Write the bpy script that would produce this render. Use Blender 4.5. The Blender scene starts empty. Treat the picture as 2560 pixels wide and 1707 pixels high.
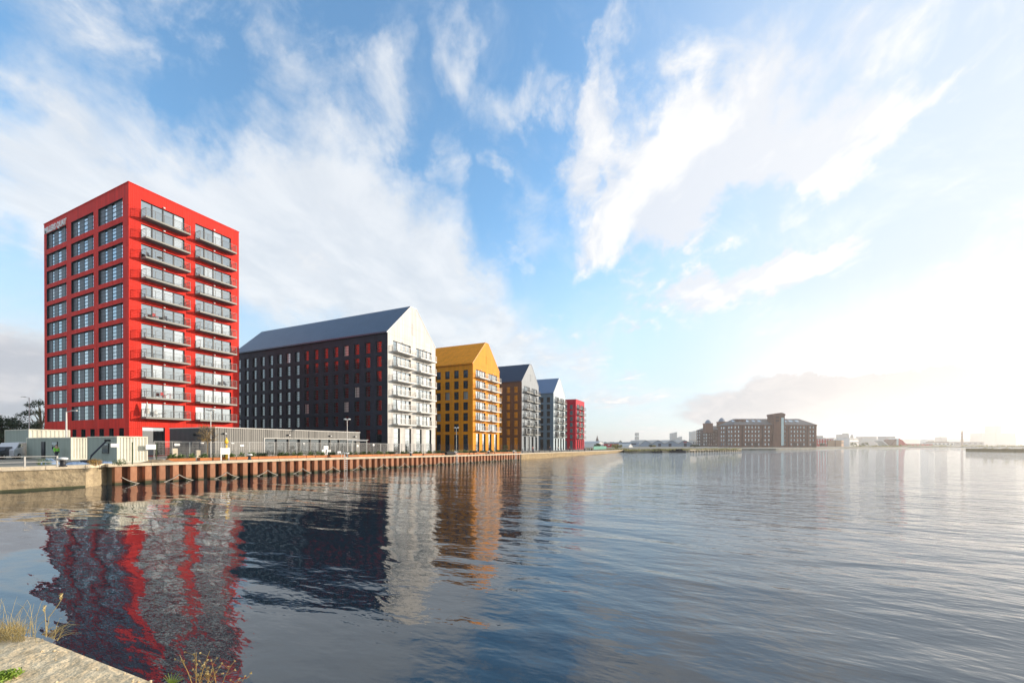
import bpy, math, random
from mathutils import Matrix, Vector
random.seed(7)
scene = bpy.context.scene
COL = scene.collection

# ------------------------------------------------------------------ camera
F_PX, HEAD, PITCH, ROLL = 1034.9, math.radians(24.727), -0.0038, -0.0013
EYE = 3.74
CAM = Vector((-65.605, -57.928, EYE))
FW = Vector((math.cos(HEAD), math.sin(HEAD), 0)); RT = Vector((math.sin(HEAD), -math.cos(HEAD), 0)); UP = Vector((0, 0, 1))
cd = bpy.data.cameras.new('camera'); cam = bpy.data.objects.new('camera', cd); COL.objects.link(cam)
cd.sensor_width = 36; cd.lens = F_PX / 2560 * 36; cd.shift_y = (1113.86 - 853.5) / 2560
cd.clip_start = .1; cd.clip_end = 20000
f2 = FW * math.cos(PITCH) + UP * math.sin(PITCH); u2 = UP * math.cos(PITCH) - FW * math.sin(PITCH)
r3 = RT * math.cos(ROLL) - u2 * math.sin(ROLL); u3 = RT * math.sin(ROLL) + u2 * math.cos(ROLL)
m = Matrix((r3, u3, -f2)).transposed().to_4x4(); m.translation = CAM; cam.matrix_world = m
scene.camera = cam

def ray(px, py):                      # view direction of a photo pixel (2560 wide), depth 1
    x = px - 1280; y = py - 1113.86
    return f2 + r3 * (x / F_PX) - u3 * (y / F_PX)
def at(px, depth, z=None):            # point at a depth in the column of px
    p = CAM + (FW + RT * ((px - 1280) / F_PX)) * depth
    p.z = 0 if z is None else z
    return p
def on_z(px, py, z):
    d = ray(px, py); return CAM + d * ((z - CAM.z) / d.z)
def on_y(px, y):
    d = ray(px, 1113.86); t = (y - CAM.y) / d.y; return CAM + d * t
def zat(py, depth): return EYE + (1113.86 - py) / F_PX * depth
def depth_of(p): return (Vector(p) - CAM).dot(FW)

# ------------------------------------------------------------------ world sky, sun
SUN_AZ = math.radians(-45.5); SUN_EL = math.radians(13)     # world angle from +X
sdir = Vector((math.cos(SUN_EL) * math.cos(SUN_AZ), math.cos(SUN_EL) * math.sin(SUN_AZ), math.sin(SUN_EL)))
w = bpy.data.worlds.new('World'); scene.world = w; w.use_nodes = True
NT = w.node_tree; NT.nodes.clear()
def nn(t, **k):
    n = NT.nodes.new(t)
    for a, b in k.items(): setattr(n, a, b)
    return n
def lk(a, b): NT.links.new(a, b)
def mth(op, a, b=None, c=None, clamp=False):
    n = nn('ShaderNodeMath', operation=op, use_clamp=clamp)
    for i, v in enumerate((a, b, c)):
        if v is None: continue
        if isinstance(v, (int, float)): n.inputs[i].default_value = v
        else: lk(v, n.inputs[i])
    return n.outputs[0]
def mapr(v, a, b, c=0, d=1, typ='SMOOTHSTEP'):
    n = nn('ShaderNodeMapRange', interpolation_type=typ); lk(v, n.inputs[0])
    for i, q in enumerate((a, b, c, d)): n.inputs[i + 1].default_value = q
    return n.outputs[0]
def mixc(f, a, b):
    n = nn('ShaderNodeMix', data_type='RGBA')
    for i, v in ((0, f), (6, a), (7, b)):
        if isinstance(v, tuple): n.inputs[i].default_value = (*v, 1)
        elif isinstance(v, (int, float)): n.inputs[i].default_value = v
        else: lk(v, n.inputs[i])
    return n.outputs[2]
tc = nn('ShaderNodeTexCoord'); sep = nn('ShaderNodeSeparateXYZ'); lk(tc.outputs['Generated'], sep.inputs[0])
X, Y, Z = sep.outputs
az = mth('ARCTAN2', Y, X)
el = mth('ARCSINE', Z)
comb = nn('ShaderNodeCombineXYZ'); lk(az, comb.inputs[0]); lk(el, comb.inputs[1])
AE = comb.outputs[0]
zc = mth('ADD', mth('MAXIMUM', Z, 0), .045)
cp = nn('ShaderNodeCombineXYZ'); lk(mth('DIVIDE', X, zc), cp.inputs[0]); lk(mth('DIVIDE', Y, zc), cp.inputs[1])
# cloud plane turned so that its streaks run away from the camera
mp = nn('ShaderNodeMapping'); mp.inputs['Rotation'].default_value = (0, 0, -HEAD + .05); lk(cp.outputs[0], mp.inputs[0])
def noise(vec, scale, detail=8, rough=.55, dist=0., lac=2., sc=(1, 1, 1), loc=(0, 0, 0)):
    m_ = nn('ShaderNodeMapping'); m_.inputs['Scale'].default_value = sc; m_.inputs['Location'].default_value = loc; lk(vec, m_.inputs[0])
    n = nn('ShaderNodeTexNoise'); lk(m_.outputs[0], n.inputs['Vector'])
    n.inputs['Scale'].default_value = scale; n.inputs['Detail'].default_value = detail
    n.inputs['Roughness'].default_value = rough; n.inputs['Distortion'].default_value = dist; n.inputs['Lacunarity'].default_value = lac
    return n
P2 = mp.outputs[0]
warp = noise(P2, .9, 4, .5)
vadd = nn('ShaderNodeVectorMath', operation='MULTIPLY_ADD'); lk(warp.outputs['Color'], vadd.inputs[0]); vadd.inputs[1].default_value = (.55, .55, 0); lk(P2, vadd.inputs[2])
PW = vadd.outputs[0]
n_big = noise(PW, .75, 9, .58, 0, sc=(.55, 1, 1)).outputs[0]
n_fine = noise(PW, 3.4, 10, .60, .15, sc=(.5, 1, 1), loc=(4, 2, 0)).outputs[0]
n_puff = noise(AE, 9, 9, .6, .3, sc=(1, 2.2, 1)).outputs[0]
n_wisp = noise(AE, 5, 12, .66, .6, sc=(1, 1.3, 1), loc=(3, 1, 0)).outputs[0]
w1 = noise(AE, 5, 7, .6).outputs['Color']
wv = nn('ShaderNodeVectorMath', operation='SUBTRACT'); lk(w1, wv.inputs[0]); wv.inputs[1].default_value = (.5, .5, .5)
elf = mapr(el, .02, .35, .12, 1, 'LINEAR')
wm = nn('ShaderNodeCombineXYZ'); sw = nn('ShaderNodeSeparateXYZ'); lk(wv.outputs[0], sw.inputs[0])
lk(mth('MULTIPLY', sw.outputs[0], mth('MULTIPLY', elf, .34)), wm.inputs[0]); lk(mth('MULTIPLY', sw.outputs[1], mth('MULTIPLY', elf, .3)), wm.inputs[1])
wa = nn('ShaderNodeVectorMath', operation='ADD'); lk(AE, wa.inputs[0]); lk(wm.outputs[0], wa.inputs[1]); AEW = wa.outputs[0]
def azel(px, py):
    d = ray(px, py).normalized(); return math.atan2(d.y, d.x), math.asin(d.z)
# broad cloud masses: (x0,y0,x1,y1,half width px, weight) along a stroke
def blobs(lst):
    tot = None
    for (x0, y0, x1, y1, hw, wt) in lst:
        a = azel(x0, y0); b = azel(x1, y1)
        cx, cy = (a[0] + b[0]) / 2, (a[1] + b[1]) / 2
        mx, my = (x0 + x1) / 2, (y0 + y1) / 2
        L = math.hypot(b[0] - a[0], b[1] - a[1]) / 2
        ang = math.atan2(b[1] - a[1], b[0] - a[0])
        l = math.hypot(x1 - x0, y1 - y0); nx, ny = -(y1 - y0) / l * hw, (x1 - x0) / l * hw
        c = azel(mx + nx, my + ny); W = abs(-(c[0] - cx) * math.sin(ang) + (c[1] - cy) * math.cos(ang))
        m_ = nn('ShaderNodeMapping', vector_type='TEXTURE'); lk(AEW, m_.inputs[0])
        m_.inputs['Location'].default_value = (cx, cy, 0); m_.inputs['Rotation'].default_value = (0, 0, ang)
        m_.inputs['Scale'].default_value = (L, W, 1)
        g = nn('ShaderNodeTexGradient', gradient_type='SPHERICAL'); lk(m_.outputs[0], g.inputs[0])
        v = mth('MULTIPLY', mth('POWER', g.outputs['Fac'], .85), wt)
        tot = v if tot is None else mth('ADD', tot, v)
    return tot
soft = blobs([
    (-500, 250, 900, 640, 300, 1.7), (350, 430, 1330, 720, 330, 1.3), (600, 560, 1250, 860, 230, .9), (-300, 700, 200, 1000, 260, .8),
    (650, 150, 1000, 560, 260, .9), (1000, 850, 1560, 1000, 140, .8), (-100, 20, 300, 300, 260, .55), (180, 60, 420, 330, 130, .6),
    (620, 20, 780, 240, 100, .55), (1060, 20, 1270, 160, 120, .9), (920, 100, 1010, 300, 90, .6), (1090, 290, 1190, 470, 75, .8),
    (1190, 260, 1420, 220, 110, .8), (1290, 420, 1440, 700, 110, .45), (1420, 960, 1760, 1060, 100, .6), (1230, 380, 1290, 430, 50, .6),
    (430, 40, 620, 260, 120, -.7), (0, 560, 110, 640, 90, -.5), (820, 0, 900, 90, 90, -.4), (1215, 380, 1250, 720, 90, -.6), (1000, 780, 1420, 900, 160, .5), (-150, 760, 130, 1060, 150, .8), (950, 330, 1100, 420, 60, -.3)])
hard = blobs([
    (1390, 600, 1600, 120, 150, 1.15), (1560, 740, 2220, 615, 60, .7), (1500, 480, 1900, 200, 120, .5), 
    (2000, 480, 2520, 60, 60, .9), (1330, 330, 1400, 60, 60, .8), (1420, 330, 1480, 20, 45, .7), 
    (1480, 560, 2350, -160, 300, 1.55), (1440, 640, 1900, 300, 170, 1.0), (1360, 480, 1520, 20, 110, 1.0), (1500, 200, 1620, -60, 120, .8),
    (1660, 560, 2400, 120, 110, 1.0), (1380, 660, 1560, 560, 80, .9), (1530, 760, 2240, 610, 85, 1.35), (1540, 690, 1700, 650, 45, .7), (1850, 690, 2180, 640, 60, .9),
    (1560, 820, 1660, 800, 30, .85), (1480, 935, 1660, 940, 32, .95), (1440, 1005, 1720, 980, 26, .95), (1650, 600, 1820, 560, 60, .8),
    (1540, 1050, 1600, 1052, 18, .8), (2300, 260, 2620, -80, 60, .5), (1450, 1080, 1800, 1085, 30, .8), (1550, 360, 1590, 470, 40, -.6), (1490, 330, 1500, 480, 30, -.5)])
low = blobs([(1620, 1010, 2960, 990, 95, 1.9), (1850, 965, 2650, 935, 60, 1.3), (1620, 1045, 2200, 1050, 30, .8), (-260, 1000, 190, 850, 190, 1.5), (-200, 1020, 160, 1040, 60, 1.1), (500, 1000, 1300, 1050, 60, .5)])
fb = mth('ADD', mth('MULTIPLY', mth('SUBTRACT', n_big, .5), 1.5), mth('MULTIPLY', mth('SUBTRACT', n_wisp, .5), 2.6))
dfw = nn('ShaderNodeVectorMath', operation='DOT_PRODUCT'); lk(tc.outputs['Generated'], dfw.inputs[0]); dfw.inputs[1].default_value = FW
soft = mth('ADD', soft, mapr(dfw.outputs['Value'], .42, -.15, 0, .8))      # unseen cloud cover added behind the camera to brighten and warm shaded walls
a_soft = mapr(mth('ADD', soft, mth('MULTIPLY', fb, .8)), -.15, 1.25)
a_hard = mapr(mth('ADD', mth('ADD', hard, mth('MULTIPLY', fb, .75)), mth('MULTIPLY', mth('SUBTRACT', n_fine, .5), 3.0)), .12, 1.25)
a_low = mapr(mth('ADD', low, mth('MULTIPLY', mth('SUBTRACT', n_puff, .5), 1.6)), .25, .85)
# sky colour
sky = nn('ShaderNodeTexSky', sky_type='NISHITA'); sky.sun_disc = False
sky.sun_elevation = SUN_EL; sky.sun_rotation = math.pi / 2 - SUN_AZ
sky.air_density = 1.1; sky.dust_density = .6; sky.ozone_density = 2.2
dot = nn('ShaderNodeVectorMath', operation='DOT_PRODUCT'); lk(tc.outputs['Generated'], dot.inputs[0]); dot.inputs[1].default_value = sdir
ds = dot.outputs['Value']
glow = mapr(ds, .45, .97, 0, 1)
glowh = mth('MULTIPLY', mapr(ds, .66, .985, 0, 1), mapr(Z, .03, .32, 1, .04))
hz = mapr(Z, 0.05, .50, 1, 0)
S = 1.0
tint = nn('ShaderNodeMix', data_type='RGBA', blend_type='MULTIPLY'); tint.inputs[0].default_value = 1
lk(sky.outputs[0], tint.inputs[6]); tint.inputs[7].default_value = (SKYT := (2.2, 2.75, 2.95, 1))
base = mixc(mth('MULTIPLY', hz, .8), tint.outputs[2], (6.0, 6.9, 7.9))
base = mixc(mth('MULTIPLY', glow, .93), base, (5.9, 6.6, 7.5))
base = mixc(glowh, base, (15, 14.3, 13.2))
csh = mapr(mth('ADD', n_fine, mth('MULTIPLY', n_big, .5)), .55, 1.0, 0, 1)
c_soft = mixc(csh, (8.3, 8.4, 8.5), (6.3, 6.7, 7.2))
c_soft = mixc(glow, c_soft, (10.5, 10.4, 10.1))
c_hard = mixc(mapr(n_fine, .46, .62), (6.7, 7.1, 7.8), (8.9, 8.8, 8.7))
c_hard = mixc(mth('MULTIPLY', glow, .35), c_hard, (9.6, 9.4, 9.1))
c_low = mixc(mapr(n_puff, .4, .65), (5.0, 5.2, 5.7), (6.9, 6.8, 7.0))
c_low = mixc(mapr(ds, .60, .99), c_low, (7.0, 6.6, 6.4))
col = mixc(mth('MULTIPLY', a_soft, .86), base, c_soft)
col = mixc(mth('MULTIPLY', a_hard, .93), col, c_hard)
col = mixc(mth('MULTIPLY', a_low, .95), col, c_low)
bg = nn('ShaderNodeBackground'); bg.inputs['Strength'].default_value = .1; lk(col, bg.inputs['Color'])
wo = nn('ShaderNodeOutputWorld'); lk(bg.outputs[0], wo.inputs[0])
w.cycles.sampling_method = 'MANUAL'; w.cycles.sample_map_resolution = 512

sl = bpy.data.lights.new('sun', 'SUN'); sl.energy = 5.0; sl.angle = math.radians(.6); sl.color = (1, .87, .72)
so = bpy.data.objects.new('sun', sl); COL.objects.link(so); so.rotation_euler = sdir.to_track_quat('Z', 'Y').to_euler()
vs = scene.view_settings; vs.view_transform = 'Standard'; vs.look = 'None'; vs.exposure = 0.25; vs.gamma = 1
scene.cycles.max_bounces = 8; scene.cycles.volume_bounces = 0
scene.cycles.use_denoising = True
#@@BODY

# ------------------------------------------------------------------ mesh helpers
class MB:
    def __init__(s): s.v = []; s.f = []; s.mi = []
    def quad(s, a, b, c, d, mi=0):
        n = len(s.v); s.v += [tuple(a), tuple(b), tuple(c), tuple(d)]; s.f.append((n, n + 1, n + 2, n + 3)); s.mi.append(mi)
    def poly(s, pts, mi=0):
        n = len(s.v); s.v += [tuple(p) for p in pts]; s.f.append(tuple(range(n, n + len(pts)))); s.mi.append(mi)
    def box(s, x0, y0, z0, x1, y1, z1, mi=0):
        n = len(s.v)
        s.v += [(x0, y0, z0), (x1, y0, z0), (x1, y1, z0), (x0, y1, z0), (x0, y0, z1), (x1, y0, z1), (x1, y1, z1), (x0, y1, z1)]
        for q in ((0, 3, 2, 1), (4, 5, 6, 7), (0, 1, 5, 4), (1, 2, 6, 5), (2, 3, 7, 6), (3, 0, 4, 7)):
            s.f.append(tuple(n + i for i in q)); s.mi.append(mi)
    def prism(s, pts, z0, z1, mi=0, top=None):
        n = len(s.v); k = len(pts); t = top or pts
        s.v += [(p[0], p[1], z0) for p in pts] + [(p[0], p[1], z1) for p in t]
        s.f.append(tuple(n + i for i in reversed(range(k)))); s.f.append(tuple(n + k + i for i in range(k))); s.mi += [mi, mi]
        for i in range(k):
            j = (i + 1) % k; s.f.append((n + i, n + j, n + k + j, n + k + i)); s.mi.append(mi)
    def lathe(s, prof, n=12, c=(0, 0, 0), mi=0, caps=True):
        b = len(s.v)
        for r, z in prof:
            for i in range(n):
                a = 2 * math.pi * i / n; s.v.append((c[0] + r * math.cos(a), c[1] + r * math.sin(a), c[2] + z))
        for k in range(len(prof) - 1):
            for i in range(n):
                j = (i + 1) % n; s.f.append((b + k * n + i, b + k * n + j, b + (k + 1) * n + j, b + (k + 1) * n + i)); s.mi.append(mi)
        if caps:
            s.f.append(tuple(b + i for i in reversed(range(n)))); s.mi.append(mi)
            e = b + (len(prof) - 1) * n; s.f.append(tuple(e + i for i in range(n))); s.mi.append(mi)
    def tube(s, pts, r, n=6, mi=0, r1=None):
        pts = [Vector(p) for p in pts]; b = len(s.v); m_ = len(pts)
        for k, p in enumerate(pts):
            t = (pts[min(k + 1, m_ - 1)] - pts[max(k - 1, 0)]).normalized()
            a = t.orthogonal().normalized() if abs(t.z) > .95 else t.cross(Vector((0, 0, 1))).normalized()
            c = t.cross(a); rr = r if r1 is None else r + (r1 - r) * k / (m_ - 1)
            for i in range(n):
                q = 2 * math.pi * i / n; s.v.append(tuple(p + a * (rr * math.cos(q)) + c * (rr * math.sin(q))))
        for k in range(m_ - 1):
            for i in range(n):
                j = (i + 1) % n; s.f.append((b + k * n + i, b + k * n + j, b + (k + 1) * n + j, b + (k + 1) * n + i)); s.mi.append(mi)
        s.f.append(tuple(b + i for i in range(n))); s.mi.append(mi)
        e = b + (m_ - 1) * n; s.f.append(tuple(e + i for i in reversed(range(n)))); s.mi.append(mi)
    def mesh(s, name, mats, smooth=False):
        me = bpy.data.meshes.new(name); me.from_pydata(s.v, [], s.f)
        for m_ in (mats if isinstance(mats, (list, tuple)) else [mats]): me.materials.append(m_)
        me.polygons.foreach_set('material_index', s.mi)
        if smooth: me.polygons.foreach_set('use_smooth', [True] * len(s.f))
        me.update(); return me
    def build(s, name, mats, parent=None, loc=(0, 0, 0), rz=0, smooth=False):
        return inst(name, s.mesh(name, mats, smooth), parent, loc, rz)
def inst(name, me, parent=None, loc=(0, 0, 0), rz=0, scale=None):
    o = bpy.data.objects.new(name, me); COL.objects.link(o); o.location = loc; o.rotation_euler = (0, 0, rz)
    if scale: o.scale = scale
    if parent: o.parent = parent
    return o
def tag(o, label=None, cat=None, group=None, kind=None):
    if label: o['label'] = label
    if cat: o['category'] = cat
    if group: o['group'] = group
    if kind: o['kind'] = kind
    return o
def thing(name, label, cat, loc=(0, 0, 0), rz=0, group=None):
    return tag(inst(name, None, None, loc, rz), label, cat, group)
def kids(o): return [c for c in COL.objects if c.parent == o]
def dup(root, loc, rz=None, label=None, scale=None):
    def rec(o, par):
        c = o.copy(); COL.objects.link(c); c.parent = par
        for k in TREE.get(o.name, []): rec(k, c)
        return c
    TREE = {}
    for k in COL.objects:
        if k.parent: TREE.setdefault(k.parent.name, []).append(k)
    r = rec(root, None); r.location = loc
    if rz is not None: r.rotation_euler = (0, 0, rz)
    if label: r['label'] = label
    if scale: r.scale = scale
    return r

# ------------------------------------------------------------------ materials
def mat(name, col, rough=.6, metal=0., spec=.5, var=.0, vscale=1., bump=0., bscale=20., col2=None, ribs=None, seams=None, streak=0., objrand=0., sc=(1, 1, 1), panel=0.):
    m_ = bpy.data.materials.new(name); m_.use_nodes = True; t = m_.node_tree; N = t.nodes; L = t.links
    p = N['Principled BSDF']; p.inputs['Roughness'].default_value = rough; p.inputs['Metallic'].default_value = metal
    p.inputs['Specular IOR Level'].default_value = spec; p.inputs['Base Color'].default_value = (*col, 1)
    tcn = N.new('ShaderNodeTexCoord'); src = tcn.outputs['Object']
    c_out = None
    def mixn(f, a, b, bt='MIX'):
        n = N.new('ShaderNodeMix'); n.data_type = 'RGBA'; n.blend_type = bt
        for i, v in ((0, f), (6, a), (7, b)):
            if isinstance(v, tuple): n.inputs[i].default_value = (*v, 1) if len(v) == 3 else v
            elif isinstance(v, (int, float)): n.inputs[i].default_value = v
            else: L.new(v, n.inputs[i])
        return n.outputs[2]
    cur = tuple(col)
    if var or col2:
        mp_ = N.new('ShaderNodeMapping'); mp_.inputs['Scale'].default_value = sc; L.new(src, mp_.inputs[0])
        n = N.new('ShaderNodeTexNoise'); n.inputs['Scale'].default_value = vscale; n.inputs['Detail'].default_value = 7; n.inputs['Roughness'].default_value = .62
        L.new(mp_.outputs[0], n.inputs[0])
        r = N.new('ShaderNodeMapRange'); r.inputs[1].default_value = .3; r.inputs[2].default_value = .7; L.new(n.outputs[0], r.inputs[0])
        c2 = col2 or tuple(c * (1 - var) for c in col); c1 = col if col2 else tuple(min(1, c * (1 + var)) for c in col)
        cur = mixn(r.outputs[0], tuple(c1), tuple(c2)); c_out = cur
    if streak:
        mp_ = N.new('ShaderNodeMapping'); mp_.inputs['Scale'].default_value = (1.6, 1.6, .07); L.new(src, mp_.inputs[0])
        n = N.new('ShaderNodeTexNoise'); n.inputs['Scale'].default_value = 1.; n.inputs['Detail'].default_value = 5; L.new(mp_.outputs[0], n.inputs[0])
        r = N.new('ShaderNodeMapRange'); r.inputs[1].default_value = .35; r.inputs[2].default_value = .7; r.inputs[3].default_value = 1; r.inputs[4].default_value = 1 - streak; L.new(n.outputs[0], r.inputs[0])
        v = N.new('ShaderNodeCombineColor')
        for i in range(3): L.new(r.outputs[0], v.inputs[i])
        cur = mixn(1., cur, v.outputs[0], 'MULTIPLY'); c_out = cur
    if seams:                        # dark open joints between cladding panels, every (h) metres in height and (w) in width
        h, off, w_ = seams
        sx = N.new('ShaderNodeSeparateXYZ'); L.new(src, sx.inputs[0])
        def line(v, step, o_, wid):
            a = N.new('ShaderNodeMath'); a.operation = 'ADD'; a.inputs[1].default_value = o_; L.new(v, a.inputs[0])
            b = N.new('ShaderNodeMath'); b.operation = 'FLOORED_MODULO'; b.inputs[1].default_value = step; L.new(a.outputs[0], b.inputs[0])
            c = N.new('ShaderNodeMath'); c.operation = 'LESS_THAN'; c.inputs[1].default_value = wid; L.new(b.outputs[0], c.inputs[0]); return c.outputs[0]
        l1 = line(sx.outputs[2], h, off, .05)
        if w_:
            ad = N.new('ShaderNodeMath'); ad.operation = 'ADD'; L.new(sx.outputs[0], ad.inputs[0]); L.new(sx.outputs[1], ad.inputs[1])
            l2 = line(ad.outputs[0], w_, 500, .035); mx = N.new('ShaderNodeMath'); mx.operation = 'MAXIMUM'; L.new(l1, mx.inputs[0]); L.new(l2, mx.inputs[1]); l1 = mx.outputs[0]
        ml = N.new('ShaderNodeMath'); ml.operation = 'MULTIPLY'; ml.inputs[1].default_value = .55; L.new(l1, ml.inputs[0])
        cur = mixn(ml.outputs[0], cur, tuple(c * .25 for c in col)); c_out = cur
    if panel:                        # every cladding panel a touch lighter or darker
        sx = N.new('ShaderNodeSeparateXYZ'); L.new(src, sx.inputs[0]); ad = N.new('ShaderNodeMath'); ad.operation = 'ADD'; L.new(sx.outputs[0], ad.inputs[0]); L.new(sx.outputs[1], ad.inputs[1])
        fl = []
        for v_, st in ((ad.outputs[0], .9), (sx.outputs[2], 3.0)):
            a = N.new('ShaderNodeMath'); a.operation = 'DIVIDE'; a.inputs[1].default_value = st; L.new(v_, a.inputs[0]); b = N.new('ShaderNodeMath'); b.operation = 'FLOOR'; L.new(a.outputs[0], b.inputs[0]); fl.append(b.outputs[0])
        cx = N.new('ShaderNodeCombineXYZ'); L.new(fl[0], cx.inputs[0]); L.new(fl[1], cx.inputs[1]); wn = N.new('ShaderNodeTexWhiteNoise'); wn.noise_dimensions = '2D'; L.new(cx.outputs[0], wn.inputs['Vector'])
        r = N.new('ShaderNodeMapRange'); r.inputs[3].default_value = 1 - panel; r.inputs[4].default_value = 1 + panel; L.new(wn.outputs['Value'], r.inputs[0]); v = N.new('ShaderNodeCombineColor')
        for i in range(3): L.new(r.outputs[0], v.inputs[i])
        cur = mixn(1., cur, v.outputs[0], 'MULTIPLY'); c_out = cur
    if objrand:
        oi = N.new('ShaderNodeObjectInfo'); r = N.new('ShaderNodeMapRange'); r.inputs[3].default_value = 1 - objrand; r.inputs[4].default_value = 1 + objrand; L.new(oi.outputs['Random'], r.inputs[0])
        v = N.new('ShaderNodeCombineColor')
        for i in range(3): L.new(r.outputs[0], v.inputs[i])
        cur = mixn(1., cur, v.outputs[0], 'MULTIPLY'); c_out = cur
    if c_out is not None: L.new(c_out, p.inputs['Base Color'])
    if bump or ribs:
        bn = N.new('ShaderNodeBump'); bn.inputs['Distance'].default_value = 1; 
        if ribs:                     # vertical profiled sheet, (pitch, depth)
            sx = N.new('ShaderNodeSeparateXYZ'); L.new(src, sx.inputs[0]); ad = N.new('ShaderNodeMath'); ad.operation = 'ADD'; L.new(sx.outputs[0], ad.inputs[0]); L.new(sx.outputs[1], ad.inputs[1])
            mu = N.new('ShaderNodeMath'); mu.operation = 'MULTIPLY'; mu.inputs[1].default_value = 2 * math.pi / ribs[0]; L.new(ad.outputs[0], mu.inputs[0])
            si = N.new('ShaderNodeMath'); si.operation = 'SINE'; L.new(mu.outputs[0], si.inputs[0])
            m2 = N.new('ShaderNodeMath'); m2.operation = 'MULTIPLY'; m2.inputs[1].default_value = ribs[1]; L.new(si.outputs[0], m2.inputs[0]); hgt = m2.outputs[0]
        else:
            n = N.new('ShaderNodeTexNoise'); n.inputs['Scale'].default_value = bscale; n.inputs['Detail'].default_value = 8; L.new(src, n.inputs[0])
            m2 = N.new('ShaderNodeMath'); m2.operation = 'MULTIPLY'; m2.inputs[1].default_value = bump; L.new(n.outputs[0], m2.inputs[0]); hgt = m2.outputs[0]
        L.new(hgt, bn.inputs['Height']); L.new(bn.outputs[0], p.inputs['Normal'])
    return m_
def glass(name, dark=(.012, .018, .022), refl=.22, tint=(.85, .95, 1), curtain=(.5, .5, .47), share=.3):
    m_ = bpy.data.materials.new(name); m_.use_nodes = True; t = m_.node_tree; N = t.nodes; L = t.links
    N.remove(N['Principled BSDF']); out = N['Material Output']
    df = N.new('ShaderNodeBsdfDiffuse'); gl = N.new('ShaderNodeBsdfGlossy'); gl.inputs['Roughness'].default_value = .015; gl.inputs['Color'].default_value = (*tint, 1)
    fr = N.new('ShaderNodeFresnel'); fr.inputs[0].default_value = 1.52
    a = N.new('ShaderNodeMath'); a.operation = 'MULTIPLY_ADD'; a.inputs[1].default_value = 1 - refl; a.inputs[2].default_value = refl; L.new(fr.outputs[0], a.inputs[0])
    oi = N.new('ShaderNodeObjectInfo'); tcn = N.new('ShaderNodeTexCoord')
    # blinds and curtains behind some panes, drawn to different heights
    wn = N.new('ShaderNodeTexWhiteNoise'); wn.noise_dimensions = '2D'; cx = N.new('ShaderNodeCombineXYZ'); sx = N.new('ShaderNodeSeparateXYZ'); L.new(tcn.outputs['Object'], sx.inputs[0])
    fl = N.new('ShaderNodeMath'); fl.operation = 'FLOOR'; dv = N.new('ShaderNodeMath'); dv.operation = 'DIVIDE'; dv.inputs[1].default_value = 1.45; L.new(sx.outputs[0], dv.inputs[0]); L.new(dv.outputs[0], fl.inputs[0])
    L.new(fl.outputs[0], cx.inputs[0]); mm = N.new('ShaderNodeMath'); mm.operation = 'MULTIPLY'; mm.inputs[1].default_value = 77.7; L.new(oi.outputs['Random'], mm.inputs[0]); L.new(mm.outputs[0], cx.inputs[1]); L.new(cx.outputs[0], wn.inputs['Vector'])
    lt = N.new('ShaderNodeMath'); lt.operation = 'LESS_THAN'; lt.inputs[1].default_value = share; L.new(wn.outputs['Value'], lt.inputs[0])
    mx = N.new('ShaderNodeMix'); mx.data_type = 'RGBA'; L.new(lt.outputs[0], mx.inputs[0]); mx.inputs[6].default_value = (*dark, 1); mx.inputs[7].default_value = (*curtain, 1)
    L.new(mx.outputs[2], df.inputs[0])
    # panes are never perfectly flat
    n = N.new('ShaderNodeTexNoise'); n.inputs['Scale'].default_value = .9; n.inputs['Detail'].default_value = 1; L.new(tcn.outputs['Object'], n.inputs[0])
    bn = N.new('ShaderNodeBump'); bn.inputs['Distance'].default_value = .012; bn.inputs['Strength'].default_value = .6; L.new(n.outputs[0], bn.inputs['Height']); L.new(bn.outputs[0], gl.inputs['Normal'])
    ms = N.new('ShaderNodeMixShader'); L.new(a.outputs[0], ms.inputs[0]); L.new(df.outputs[0], ms.inputs[1]); L.new(gl.outputs[0], ms.inputs[2]); L.new(ms.outputs[0], out.inputs[0])
    return m_
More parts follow.
